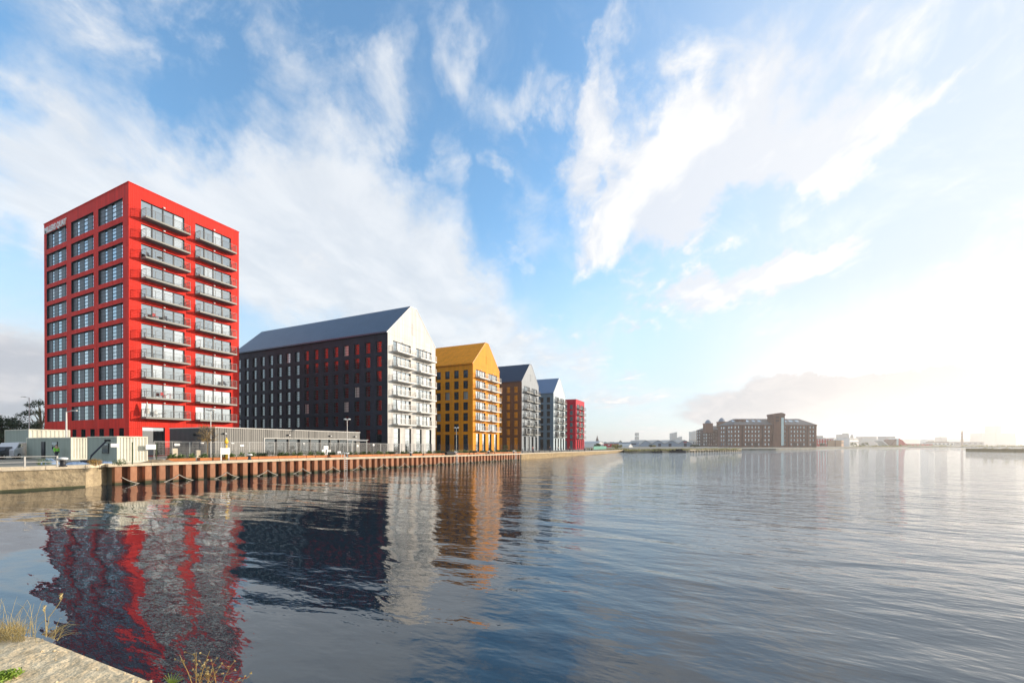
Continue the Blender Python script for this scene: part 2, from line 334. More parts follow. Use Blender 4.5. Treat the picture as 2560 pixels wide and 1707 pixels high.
M = dict(
    red=mat('red_cladding', (.72, .034, .020), .62, spec=.12, ribs=(.25, .006), seams=(3.0, 0.0, 0), streak=.25, panel=.06),
    redfar=mat('crimson_cladding', (.52, .006, .028), .6, spec=.12, seams=(3.0, 0.0, 0)),
    char=mat('charcoal_cladding', (.026, .034, .048), .55, spec=.15, seams=(3.0, .9, 0), var=.15, vscale=.15, panel=.12),
    cream=mat('zinc_cladding', (.55, .53, .49), .5, spec=.3, seams=(3.0, .9, 0), streak=.28, ribs=(.5, .004), panel=.09),
    slate=mat('blue_slate_metal', (.065, .095, .14), .32, metal=.35, var=.12, vscale=.4, ribs=(.6, .01)),
    orange=mat('ochre_cladding', (.84, .31, .012), .6, spec=.12, seams=(3.0, .9, 0), streak=.15, ribs=(.5, .004), panel=.06),
    brown=mat('dark_bronze_cladding', (.05, .036, .032), .42, seams=(3.0, .9, 0)),
    grey=mat('pale_grey_cladding', (.155, .19, .22), .5, seams=(3.0, .9, 0), streak=.15, panel=.06, ribs=(.5, .004)),
    navy=mat('navy_metal', (.02, .035, .07), .35, metal=.2),
    bluegrey=mat('blue_grey_cladding', (.14, .20, .25), .45, seams=(3.0, .9, 0)),
    blueroof=mat('blue_metal_roof', (.14, .21, .33), .35, metal=.3, ribs=(1.2, .03)),
    white=mat('white_cladding', (.40, .49, .53), .5, seams=(3.0, .9, 0), panel=.06, streak=.1),
    frame=mat('dark_window_frame', (.018, .022, .026), .4),
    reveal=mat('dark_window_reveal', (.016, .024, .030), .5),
    louvre=mat('grey_blind_panel', (.11, .12, .135), .45, objrand=.15),
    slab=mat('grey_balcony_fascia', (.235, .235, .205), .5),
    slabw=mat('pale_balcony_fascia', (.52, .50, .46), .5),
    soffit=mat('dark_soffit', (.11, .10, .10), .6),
    steel=mat('galvanised_steel', (.58, .57, .54), .4, metal=.2, var=.1, vscale=3),
    rail=mat('railing_steel', (.13, .13, .125), .5, metal=.2),
    railp=mat('railing_pale', (.46, .44, .40), .45, metal=.2),
    concrete=mat('concrete', (.40, .36, .29), .85, var=.25, vscale=.8, bump=.02, bscale=6),
    black=mat('black_paint', (.015, .015, .018), .5),
    wht=mat('white_paint', (.78, .77, .74), .5),
    glass=glass('window_glass', refl=.21, share=.05),
    glassb=glass('balcony_door_glass', refl=.48, curtain=(.50, .52, .52), share=.3),
    glassd=glass('annex_glass', refl=.10, share=0),
    lampw=mat('white_lamp', (.85, .84, .8), .4),
)
for k_, c_ in (('cream', (.58, .56, .52)), ('orange', (.80, .30, .02)), ('grey', (.20, .235, .265)), ('white', (.46, .53, .56))): M['verge_' + k_] = mat('verge_trim', c_, .5)
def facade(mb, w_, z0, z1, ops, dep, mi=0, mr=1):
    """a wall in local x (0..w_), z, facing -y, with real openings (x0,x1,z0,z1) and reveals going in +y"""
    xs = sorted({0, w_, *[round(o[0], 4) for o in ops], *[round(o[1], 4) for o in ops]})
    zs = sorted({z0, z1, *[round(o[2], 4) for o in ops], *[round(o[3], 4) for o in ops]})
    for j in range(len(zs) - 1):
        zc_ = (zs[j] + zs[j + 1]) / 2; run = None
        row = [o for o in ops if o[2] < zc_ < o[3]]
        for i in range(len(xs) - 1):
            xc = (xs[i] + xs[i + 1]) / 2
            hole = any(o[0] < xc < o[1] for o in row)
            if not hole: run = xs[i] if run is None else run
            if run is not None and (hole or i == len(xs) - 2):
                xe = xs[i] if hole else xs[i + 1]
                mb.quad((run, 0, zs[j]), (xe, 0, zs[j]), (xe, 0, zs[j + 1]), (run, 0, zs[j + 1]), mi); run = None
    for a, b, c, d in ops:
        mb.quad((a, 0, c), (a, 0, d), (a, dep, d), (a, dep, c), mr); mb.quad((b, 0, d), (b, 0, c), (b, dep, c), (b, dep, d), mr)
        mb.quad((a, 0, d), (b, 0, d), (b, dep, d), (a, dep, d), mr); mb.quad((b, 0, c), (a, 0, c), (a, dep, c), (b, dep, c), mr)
def xf(mb, f, mb2):
    n = len(mb2.v); mb2.v += [f(v) for v in mb.v]; mb2.f += [tuple(n + i for i in q) for q in mb.f]; mb2.mi += mb.mi

# window kinds: frame mesh (local origin bottom left of opening, y in = +) and pane mesh
def win_meshes(kind, w_, h, dep):
    fr = MB(); pn = MB(); t = .06; y0 = dep - .12; y1 = dep - .02
    fr.box(0, y0, 0, t, y1, h); fr.box(w_ - t, y0, 0, w_, y1, h); fr.box(t, y0, 0, w_ - t, y1, t); fr.box(t, y0, h - t, w_ - t, y1, h)
    lo = None
    if kind == 'side':
        for k in (1, 2, 3): fr.box(t, y0, h * k / 4 - .03, w_ - t, y1, h * k / 4 + .03)
        fr.box(w_ * .30 - .03, y0 + .01, t, w_ * .30 + .03, y1 - .01, h - t)
        pn.quad((t, dep - .07, t), (w_ - t, dep - .07, t), (w_ - t, dep - .07, h - t), (t, dep - .07, h - t))
    elif kind == 'tower':
        xs = [.20 * w_, .31 * w_, .50 * w_, .67 * w_, .86 * w_, .94 * w_]; y0 -= .03
        lo = []
        for a, b, q in ((xs[1], xs[2], .01), (xs[3], xs[4], .01), (t, xs[0], .01)):
            l_ = MB(); l_.box(a, y0 + q, t, b, y1, h - t); lo.append(l_)
        for x in xs: fr.box(x - .03, y0, t, x + .03, y1 + .01, h - t)
        for k in (1, 2, 3): fr.box(t, y0 - .01, h * k / 4 - .03, w_ - t, y1 - .02, h * k / 4 + .03)
        pn.quad((t, dep - .11, t), (w_ - t, dep - .11, t), (w_ - t, dep - .11, h - t), (t, dep - .11, h - t))
    elif kind == 'door':
        for k in (1, 2, 3): fr.box(w_ * k / 4 - .075, y0 - .04, t, w_ * k / 4 + .075, y1, h - t)
        pn.quad((t, dep - .07, t), (w_ - t, dep - .07, t), (w_ - t, dep - .07, h - t), (t, dep - .07, h - t))
    elif kind == 'tall':
        for k in range(1, 5): fr.box(t, y0, h * k / 5 - .03, w_ - t, y1, h * k / 5 + .03)
        pn.quad((t, dep - .07, t), (w_ - t, dep - .07, t), (w_ - t, dep - .07, h - t), (t, dep - .07, h - t))
    elif kind == 'plain':
        pn.quad((t, dep - .07, t), (w_ - t, dep - .07, t), (w_ - t, dep - .07, h - t), (t, dep - .07, h - t))
    return fr, pn, lo
WC = {}
def window(parent, kind, w_, h, dep, loc, rz, gl='glass', name='window'):
    key = (kind, round(w_, 2), round(h, 2), dep, gl)
    if key not in WC:
        fr, pn, lo = win_meshes(kind, w_, h, dep)
        WC[key] = (fr.mesh('window', M['frame']), pn.mesh('pane', M[gl]), [q.mesh('blind', M['louvre']) for q in lo] if lo else None)
    a, b, c = WC[key]
    o = inst(name, a, parent, loc, rz); inst('pane', b, o)
    for q in c or (): inst('blind', q, o)
    return o
BC = {}
def balcony(parent, w_, D, th, loc, rail_h, fas, rl, rz=0):
    key = (w_, D, fas, rl)
    if key not in BC:
        s = MB(); s.box(0, -D, -th, w_, 0, 0, 0); s.quad((.02, -D + .02, -th - .003), (.02, 0, -th - .003), (w_ - .02, 0, -th - .003), (w_ - .02, -D + .02, -th - .003), 1)
        r = MB(); n = 5
        for k in range(1, n + 1):
            z = rail_h * k / n; t = .028 if k == n else .014
            r.box(.02, -D + .02, z - t, w_ - .02, -D + .02 + 2 * t, z + t)
            for x in (.02, w_ - .02 - 2 * t): r.box(x, -D + .02 + 2 * t, z - t, x + 2 * t, -.01, z + t)
        for k in range(6):
            x = .035 + (w_ - .13) * k / 5; r.box(x, -D + .01, 0, x + .05, -D + .06, rail_h - .03)
        for x in (.035, w_ - .085): r.box(x, -.07, 0, x + .05, -.02, rail_h - .03)
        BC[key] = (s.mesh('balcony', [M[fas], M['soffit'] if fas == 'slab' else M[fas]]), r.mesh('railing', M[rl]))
    a, b = BC[key]; o = inst('balcony', a, parent, loc, rz); inst('railing', b, o); return o
LM = None
def wall_lamp(parent, loc):
    global LM
    if LM is None:
        q = MB(); q.lathe([(.02, -.11), (.13, -.08), (.17, 0), (.13, .08), (.02, .11)], 10); q.v = [(x, y * .6 - .12, z) for x, y, z in q.v]; q.box(-.04, -.08, .04, .04, 0, .12); LM = q.mesh('wall_lamp', M['lampw'], True)
    return inst('wall_lamp', LM, parent, loc)

GSL = lambda x: 1.87 if x < -30 else (1.87 - .0073 * (x + 30) if x < 0 else max(1.12, 1.65 - .0048 * x))     # quay level falls gently
# ------------------------------------------------------------------ red tower
def tower():
    x0, y0, W_, L_, top = -33.68, 19.12, 16.0, 28.65, 38.57 + EYE
    b = thing('apartment_tower', 'tall flat-topped red apartment tower with twelve storeys of balconies, nearest building on the left', 'apartment building', (x0, y0, 0))
    g = 1.87; T = [6.2 + EYE + 3.0 * r for r in range(10)] + [36.8 + EYE]
    wall = MB(); ops = []; dep = .30
    for r, t in enumerate(T):
        h = 2.15 if r < 10 else 2.7
        for a in (1.5, 8.85): ops.append((a, a + 5.75, t - h, t))
    gops = [(1.6, 4.5, g + .05, g + 4.4), (6.2, 8.6, g + .4, g + 3.9), (9.6, 11.9, g + .4, g + 3.9), (12.6, 15.0, g + .4, g + 3.9)]
    facade(wall, W_, g - .5, top, ops + gops, dep)
    for a, b_, c, d in ops:
        window(b, 'door', b_ - a, d - c, dep, (a, 0, c), 0, 'glassb')
    for i, (a, b_, c, d) in enumerate(gops): window(b, 'plain', b_ - a, d - c, dep, (a, 0, c), 0, 'glassb')
    for r, t in enumerate(T):
        h = 2.15 if r < 10 else 2.7
        for a in (1.5, 8.85):
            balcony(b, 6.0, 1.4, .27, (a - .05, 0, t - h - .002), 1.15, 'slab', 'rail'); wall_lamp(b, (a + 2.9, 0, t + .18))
    # long side facing left
    side = MB(); so_ = []; cols = []
    for (p0, p1) in ((117.9, 167.2), (179.2, 235), (246.9, 308)):
        def yof(px):
            d = ray(px, 1113.86); return CAM.y + d.y * ((x0 - CAM.x) / d.x)
        cols.append((yof(p0), yof(p1)))
    dw = .38
    for (ya, yb) in cols:
        a = L_ - (ya - y0); b_ = L_ - (yb - y0)
        for r, t in enumerate(T):
            h = 2.3 if r < 10 else 2.75
            so_.append((a, b_, t - h - .1, t - .1))
    gs = []
    ya = L_ - .5
    for px0, px1 in ((120, 129), (139.5, 149), (160, 170), (181, 191), (203, 214), (226, 237), (248.5, 260), (273, 284.5), (298, 310)):
        a = L_ - (yof(px0) - y0); b_ = L_ - (yof(px1) - y0); gs.append((a, b_, g + .1, g + 4.2))
    facade(side, L_, g - .5, top, so_ + gs, dw)
    for a, b_, c, d in so_: window(b, 'tower', b_ - a, d - c, dw, (0, L_ - a, c), -math.pi / 2, 'glassb')
    for a, b_, c, d in gs: window(b, 'plain', b_ - a, d - c, dw, (0, L_ - a, c), -math.pi / 2)
    xf(side, lambda v: (v[1], L_ - v[0], v[2]), wall)
    wall.quad((W_, 0, g - .5), (W_, L_, g - .5), (W_, L_, top), (W_, 0, top)); wall.quad((W_, L_, g - .5), (0, L_, g - .5), (0, L_, top), (W_, L_, top))
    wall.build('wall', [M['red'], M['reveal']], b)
    r = MB(); r.box(-.06, -.06, top, W_ + .06, L_ + .06, top + .12); r.build('roof', M['red'], b)
    fnt = bpy.data.curves.new('sign_text', 'FONT'); fnt.body = 'MILLERS QUAY'; fnt.size = 1.0; fnt.extrude = .05; fnt.offset = .03; fnt.resolution_u = 3
    tmp = bpy.data.objects.new('tmp', fnt); COL.objects.link(tmp); bpy.context.view_layer.update()
    me = bpy.data.meshes.new_from_object(tmp.evaluated_get(bpy.context.evaluated_depsgraph_get())); COL.objects.unlink(tmp); bpy.data.objects.remove(tmp)
    xs_ = [v.co.x for v in me.vertices]; zs_ = [v.co.y for v in me.vertices]
    ya, yb = yof(114.4), yof(168.4); zb = 38.57 + EYE - 2.0
    kx = (ya - yb) / (max(xs_) - min(xs_)); kz = 1.25 / (max(zs_) - min(zs_))
    for v in me.vertices: v.co = ((v.co.x - min(xs_)) * kx, v.co.z - .05, (v.co.y - min(zs_)) * kz)
    me.materials.append(M['wht']); o = inst('sign_lettering', me, b, (0, ya - y0, zb), -math.pi / 2)
    return b
tower()

# ------------------------------------------------------------------ gabled warehouses-style apartment blocks
def gabled(i, x0, L_, wallm, gablem, roofm, label, flat=False, ncols=16, fas='slabw', gab_frame=None):
    W_ = 16.47; s = -.274 * i; eave = 22.74 + EYE + s; rh = 29.83 + EYE + s; rf = .94; g = GSL(x0 + 8)
    if flat: eave = rh = 23.6 + EYE + s
    b = thing('apartment_building', label, 'apartment building', (x0, 0, 0))
    T = [22.74 + EYE + s - 1.45 - 3.0 * k for k in range(6)]
    ops = []; dep = .34
    for t in T:
        for a in (1.6, 9.15): ops.append((a, a + 5.7, t - 2.1, t))
    gt = T[-1] - 3.1 + .15
    gops = [(a, a + 1.95, g + .08, gt) for a in (1.8, 5.45, 9.2, 12.9)]
    gw = MB(); facade(gw, W_, g - .6, eave, ops + gops, dep)
    if not flat:
        gw.poly([(0, 0, eave), (W_, 0, eave), (W_ / 2 + rf, 0, rh), (W_ / 2 - rf, 0, rh)])
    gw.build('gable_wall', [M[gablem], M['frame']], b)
    for a, b_, c, d in ops: window(b, 'door', b_ - a, d - c, dep, (a, 0, c), 0, 'glassb')
    for a, b_, c, d in gops: window(b, 'tall', b_ - a, d - c, dep, (a, 0, c), 0, 'glassb')
    for t in T:
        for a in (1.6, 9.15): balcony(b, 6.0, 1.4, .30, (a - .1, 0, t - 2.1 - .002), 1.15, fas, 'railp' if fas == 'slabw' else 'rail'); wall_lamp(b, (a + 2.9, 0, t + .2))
    if not flat:
        v = MB(); v.box(W_ / 2 - .55, -.04, eave + 1.1, W_ / 2 + .65, -.003, eave + 3.7)
        for k in range(9): v.box(W_ / 2 - .5, -.07, eave + 1.2 + k * .27, W_ / 2 + .6, -.041, eave + 1.26 + k * .27)
        v.build('louvre_vent', M[gablem], b)
    side = MB(); so_ = []; dw = .3
    c0 = 2.9
    for c in range(ncols):
        y = 1.6 + 3.02 * c
        if y + 1.5 > L_ - .4: break
        for k in range(6): so_.append((L_ - y - 1.45, L_ - y, T[k] - .3 - 2.2, T[k] - .3))
        so_.append((L_ - y - 1.45, L_ - y, g + .15, T[-1] - 3.35))
    facade(side, L_, g - .6, eave, so_, dw)
    q = MB(); xf(side, lambda v: (v[1], L_ - v[0], v[2]), q)
    q.quad((W_, 0, g - .6), (W_, L_, g - .6), (W_, L_, eave), (W_, 0, eave))
    q.quad((W_, L_, g - .6), (0, L_, g - .6), (0, L_, eave), (W_, L_, eave))
    if not flat: q.poly([(0, L_, eave), (W_ / 2 - rf, L_, rh), (W_ / 2 + rf, L_, rh), (W_, L_, eave)])
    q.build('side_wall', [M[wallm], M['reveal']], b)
    nw = 96 - len(ops) - len(gops); rest = []
    so_.sort(key=lambda o: (-round(o[0], 2), o[2]))
    for n, (a, b_, c, d) in enumerate(so_):
        kind = 'side' if d - c < 2.5 else 'tall'
        if n < nw: window(b, kind, b_ - a, d - c, dw, (0, L_ - a, c), -math.pi / 2)
        else: rest.append((kind, b_ - a, d - c, L_ - a, c))
    if rest:
        fr_ = MB(); pn_ = MB()
        for kind, w_, h, y, z in rest:
            f, p, _ = win_meshes(kind, w_, h, dw)
            for src, dst in ((f, fr_), (p, pn_)): xf(src, lambda v: (v[1], y - v[0], v[2] + z), dst)
        o = fr_.build('window', M['frame'], b); tag(o, 'far rows of small side windows', kind='stuff'); pn_.build('pane', M['glass'], o)
    r = MB(); e = .12
    if flat: r.box(-.06, -.06, eave, W_ + .06, L_ + .06, eave + .15)
    else:
        for sgn in (0, 1):
            X = (lambda x: x) if not sgn else (lambda x: W_ - x)
            pts = [(-e, eave - e), (W_ / 2 - rf, rh + .02), (W_ / 2 - rf, rh + .22), (-e, eave + .12)]
            n = len(r.v); r.v += [(X(x), -.05, z) for x, z in pts] + [(X(x), L_ + .05, z) for x, z in pts]
            for nf, f in enumerate(((0, 1, 2, 3), (7, 6, 5, 4), (0, 4, 5, 1), (1, 5, 6, 2), (2, 6, 7, 3), (3, 7, 4, 0))):
                r.f.append(tuple(n + k for k in (f if not sgn else f[::-1]))); r.mi.append(1 if nf < 2 else 0)
        r.box(W_ / 2 - rf, -.05, rh + .02, W_ / 2 + rf, L_ + .05, rh + .22)
        gt_ = MB()
        gt_.box(-.34, -.04, eave - .25, -e - .005, L_ + .04, eave + .02); gt_.build('gutter', M[roofm], b)
    r.build('roof', [M[roofm], M['verge_' + gablem]] if not flat else M[roofm], b)
    if not flat:                     # ridge vents and standing flue pipes
        for k, yy in enumerate((5.5, 14, 22, 31, 40)):
            if yy < L_ - 3:
                q = MB(); q.box(W_ / 2 - .35, yy, rh + .221, W_ / 2 + .35, yy + 1.1, rh + .34); q.build('ridge_vent', M[roofm], b)
    return b
P_ = 34.19
gabled(0, 0, 49.6, 'char', 'cream', 'slate', 'long gabled apartment block with charcoal side and whitish gable beside the red tower')
gabled(1, P_, 30, 'orange', 'orange', 'orange', 'gabled apartment block clad all over in ochre orange', ncols=9)
gabled(2, 2 * P_, 30, 'brown', 'grey', 'navy', 'gabled apartment block with dark brown side, pale grey gable and navy roof', ncols=9, fas='slab')
gabled(3, 3 * P_, 30, 'bluegrey', 'white', 'blueroof', 'gabled apartment block with blue-grey side and white gable', ncols=9, fas='slab')
gabled(4, 4 * P_, 30, 'redfar', 'redfar', 'redfar', 'small flat-topped crimson apartment block, farthest of the row', flat=True, ncols=9, fas='slab')

# ------------------------------------------------------------------ water
WAVE = (.20, .080, .012)
def water_mat():
    m_ = bpy.data.materials.new('dock_water'); m_.use_nodes = True; t = m_.node_tree; N = t.nodes; L = t.links
    p = N['Principled BSDF']; p.inputs['Base Color'].default_value = (.006, .019, .030, 1); p.inputs['Roughness'].default_value = .02
    p.inputs['IOR'].default_value = 1.8; p.inputs['Specular IOR Level'].default_value = .5
    tcn = N.new('ShaderNodeTexCoord')
    def nz(scale, sc, rot, detail=2, dist=0., rough=.5):
        mp_ = N.new('ShaderNodeMapping'); mp_.inputs['Scale'].default_value = sc; mp_.inputs['Rotation'].default_value = (0, 0, rot); L.new(tcn.outputs['Object'], mp_.inputs[0])
        n = N.new('ShaderNodeTexNoise'); n.inputs['Scale'].default_value = scale; n.inputs['Detail'].default_value = detail; n.inputs['Distortion'].default_value = dist; n.inputs['Roughness'].default_value = rough
        L.new(mp_.outputs[0], n.inputs[0]); return n.outputs[0]
    def mt(op, a, b):
        n = N.new('ShaderNodeMath'); n.operation = op
        for i, v in enumerate((a, b)):
            if isinstance(v, (int, float)): n.inputs[i].default_value = v
            else: L.new(v, n.inputs[i])
        return n.outputs[0]
    def mr(v, a, b, c, d):
        n = N.new('ShaderNodeMapRange'); n.interpolation_type = 'SMOOTHSTEP'; L.new(v, n.inputs[0])
        for i, q in enumerate((a, b, c, d)): n.inputs[i + 1].default_value = q
        return n.outputs[0]
    r0 = math.radians(140)
    swell = nz(.34, (1, .36, 1), r0, 2, .6)
    chop = nz(1.5, (1, .42, 1), r0 + .25, 3, .2)
    rip = nz(6.5, (1, .5, 1), r0 - .2, 3, .1)
    patch = nz(.035, (1, 1, 1), 0, 3, .5)
    sx = N.new('ShaderNodeSeparateXYZ'); L.new(tcn.outputs['Object'], sx.inputs[0])
    # open water to the right is more ruffled than the lee of the quay
    lee = mt('ADD', mt('MULTIPLY', sx.outputs[0], FW.x * .0 + .012), mt('MULTIPLY', sx.outputs[1], -.012))   # grows towards +x, -y
    wind = mr(mt('ADD', lee, mt('MULTIPLY', patch, .9)), .0, 1.3, .40, 1.6)
    h = mt('ADD', mt('MULTIPLY', mt('MULTIPLY', swell, WAVE[0]), mt('ADD', mt('MULTIPLY', wind, .5), .35)), mt('MULTIPLY', mt('ADD', mt('MULTIPLY', chop, WAVE[1]), mt('MULTIPLY', rip, WAVE[2])), mt('MULTIPLY', wind, wind)))
    bn = N.new('ShaderNodeBump'); bn.inputs['Distance'].default_value = 1; bn.inputs['Strength'].default_value = 1; L.new(h, bn.inputs['Height']); L.new(bn.outputs[0], p.inputs['Normal'])
    return m_

wm_ = MB(); wm_.quad((-600, -3000, 0), (9000, -3000, 0), (9000, 6000, 0), (-600, 6000, 0))
tag(wm_.build('water', water_mat()), kind='structure')

# ------------------------------------------------------------------ ground and quay walls
QA, QB, QC = Vector((-46.5, -8.8, 0)), Vector((25.9, -18.1, 0)), Vector((135, -23.7, 0))
P0, P1, P2 = Vector((-53.1, -8.9, 0)), Vector((-48.7, -9.9, 0)), Vector((-46.6, -8.1, 0))
def edge_y(x): return QA.y + (QB.y - QA.y) * (x - QA.x) / (QB.x - QA.x) if x < QB.x else QB.y + (QC.y - QB.y) * (x - QB.x) / (QC.x - QB.x)
def hull(px, py): p = on_z(px, py, 0); p.z = 0; return p
shore = [Vector((-400, 20, 0)), Vector((-53.1 - 40, -6.0, 0)), P0.copy(), P1.copy(), P2.copy(), QA.copy()]
n_ = 8
for k in range(1, n_ + 1): shore.append(QA.lerp(QB, k / n_))
for k in range(1, n_ + 1): shore.append(QB.lerp(QC, k / n_))
far_shore = [hull(1575, 1131.5), hull(1630, 1131), hull(1690, 1130), hull(1760, 1129), hull(1846, 1127.3), hull(1852, 1125.2), hull(1940, 1124.8), hull(2040, 1122.8), hull(2100, 1120.8), hull(2170, 1119.6), hull(2270, 1118.4), hull(2400, 1117.8), hull(2600, 1117.6), hull(3200, 1117.6), hull(5200, 1118)]
shore += far_shore
gm = MB()
def zg(p): return GSL(p.x) - .01
for a, b_ in zip(shore[:-1], shore[1:]):
    da, db = (a - CAM), (b_ - CAM); da.z = db.z = 0
    prevA, prevB = Vector((a.x, a.y, zg(a))), Vector((b_.x, b_.y, zg(b_)))
    gm.quad((a.x, a.y, -3), (b_.x, b_.y, -3), prevB, prevA)
    for dist in (14, 60, 9000):
        na = Vector((a.x, a.y, zg(a))) + da.normalized() * dist; nb = Vector((b_.x, b_.y, zg(b_))) + db.normalized() * dist
        na.z = min(zg(a), GSL(na.x) - .01) if dist < 100 else 1.0; nb.z = min(zg(b_), GSL(nb.x) - .01) if dist < 100 else 1.0
        gm.quad(prevA, prevB, nb, na); prevA, prevB = na, nb
M.update(
    ground=mat('worn_quay_ground', (.30, .27, .22), .9, col2=(.16, .16, .12), vscale=.25, bump=.03, bscale=3),
    stone=mat('weathered_concrete', (.52, .41, .25), .9, streak=.35, col2=(.30, .23, .14), vscale=.9, bump=.12, bscale=3, sc=(1, 1, 2.5)),
    coping=mat('sandstone_coping', (.64, .54, .39), .85, var=.22, vscale=1.1, bump=.04, bscale=5),
    rust=mat('rusted_steel', (.60, .30, .17), .85, objrand=.2, streak=.3, col2=(.38, .16, .08), vscale=1.6, bump=.02, bscale=14, sc=(1, 1, .4)),
    rustd=mat('wet_rust', (.30, .13, .06), .7, col2=(.16, .09, .04), vscale=5),
    algae=mat('algae_band', (.05, .055, .02), .7, var=.3, vscale=3),
    rubble=mat('rubble_stone_wall', (.46, .33, .17), .9, col2=(.26, .19, .10), vscale=1.3, bump=.1, bscale=2.2),
    corten=mat('orange_planter_steel', (.52, .17, .045), .7, var=.15, vscale=2, objrand=.2),
    leaf=mat('green_leaf', (.07, .12, .03), .6, col2=(.13, .17, .05), vscale=2.5, objrand=.25),
    leafd=mat('dark_leaf', (.03, .05, .02), .6, col2=(.06, .085, .03), vscale=.6, objrand=.2),
    leafy=mat('autumn_leaf', (.30, .20, .05), .7, col2=(.42, .24, .06), vscale=2),
    dry=mat('dry_grass', (.55, .42, .18), .7, col2=(.38, .30, .12), vscale=3),
    bark=mat('bark', (.24, .18, .11), .9, var=.3, vscale=6),
    annexd=mat('black_cladding', (.018, .019, .024), .5, ribs=(.3, .02)),
    annex=mat('zinc_profiled_cladding', (.20, .19, .17), .5, ribs=(.3, .03), var=.35, vscale=1.2, sc=(1, 1, .02)),
    annexp=mat('plain_zinc_panel', (.22, .20, .17), .5),
    trim=mat('pale_trim', (.62, .60, .55), .5),
    cont=mat('cream_container', (.72, .69, .56), .55, streak=.3, var=.08),
    contg=mat('grey_green_container', (.36, .41, .36), .6, streak=.15),
    yellow=mat('yellow_paint', (.75, .45, .02), .5),
    blue=mat('blue_tarpaulin', (.17, .25, .38), .6, bump=.2, bscale=2),
    hivis=mat('hi_vis_green', (.25, .70, .08), .6), skin=mat('skin', (.50, .30, .20), .6), cloth=mat('dark_clothes', (.04, .045, .07), .8), clothr=mat('red_jacket', (.50, .05, .04), .7), clothw=mat('pale_coat', (.6, .58, .52), .8), hair=mat('dark_hair', (.03, .02, .015), .7),
    teal=mat('teal_hoarding', (.02, .24, .17), .6), tyre=mat('black_rubber', (.012, .012, .012), .8),
    carw=mat('white_car_paint', (.6, .62, .66), .3), card=mat('dark_car_paint', (.03, .035, .045), .3), carr=mat('red_car_paint', (.4, .02, .02), .3),
    rope=mat('pale_chain', (.50, .46, .38), .7),
)
tag(gm.build('ground', M['ground']), kind='structure')
def gl_(x): return GSL(x)

def crest(mb, pts, z_top, h, out, back, jit=.03, mi=0, seg=2.2):
    """run of coping blocks following a line"""
    for a, b_ in zip(pts[:-1], pts[1:]):
        L_ = (b_ - a).length; n = max(1, round(L_ / seg)); d = (b_ - a) / n; t = d.normalized(); nrm = Vector((t.y, -t.x, 0))
        for k in range(n):
            p = a + d * k + t * .012; q = a + d * (k + 1) - t * .012; zt = z_top(p.x) + random.uniform(-.012, .012); o_ = out + random.uniform(-jit, jit)
            A, B, C, D = p + nrm * o_, q + nrm * o_, q - nrm * back, p - nrm * back
            mb.prism([(v.x, v.y) for v in (A, B, C, D)], zt - h, zt, mi)
# old concrete quay on the left
qw = thing('quay_wall', 'weathered pale concrete dock wall at the left edge with worn coping', 'dock wall', (P0.x, P0.y, 0))
o_ = Vector((P0.x, P0.y, 0)); PL = Vector((-93, -6.0, 0)); PLL = Vector((-400, 20, 0))
mb = MB()
def wallstrip(mb, pts, zt, zb=-3., off=.02, seg=.35, amp=.05, rows=10, mi=0):
    for a, b_ in zip(pts[:-1], pts[1:]):
        L_ = (b_ - a).length; n = max(1, int(L_ / seg)) if L_ < 60 else 20; t = (b_ - a).normalized(); nr = Vector((t.y, -t.x, 0))
        g = []
        for i in range(n + 1):
            p = a.lerp(b_, i / n); col_ = []
            z1 = zt(p.x)
            for j in range(rows + 1):
                z = zb * .15 + (z1 - zb * .15) * j / rows
                e = amp * (random.random() - .5) if 0 < i < n else 0
                col_.append(p + nr * (off + e) + Vector((0, 0, z)))
            g.append(col_)
        for i in range(n):
            for j in range(rows): mb.quad(g[i][j], g[i + 1][j], g[i + 1][j + 1], g[i][j + 1], mi)
wallstrip(mb, [PL, P0, P1, P2], lambda x: 1.65)
mb.v = [(x - o_.x, y - o_.y, z) for x, y, z in mb.v]; mb.build('wall_face', M['stone'], qw)
mb = MB(); crest(mb, [PL, P0, P1], lambda x: 1.92, .30, .12, 1.1); crest(mb, [P1, P2 + Vector((.1, -.1, 0))], lambda x: 1.92, .30, .06, .6)
mb.v = [(x - o_.x, y - o_.y, z) for x, y, z in mb.v]; mb.build('coping', M['coping'], qw)
mb = MB()
for a, b_ in ((PL, P0), (P0, P1)):
    t = (b_ - a).normalized(); nr = Vector((t.y, -t.x, 0)); mb.quad(a + nr * .07 - o_ + Vector((0, 0, -.2)), b_ + nr * .07 - o_ + Vector((0, 0, -.2)), b_ + nr * .07 - o_ + Vector((0, 0, .16)), a + nr * .07 - o_ + Vector((0, 0, .16)))
mb.build('algae_band', M['algae'], qw)
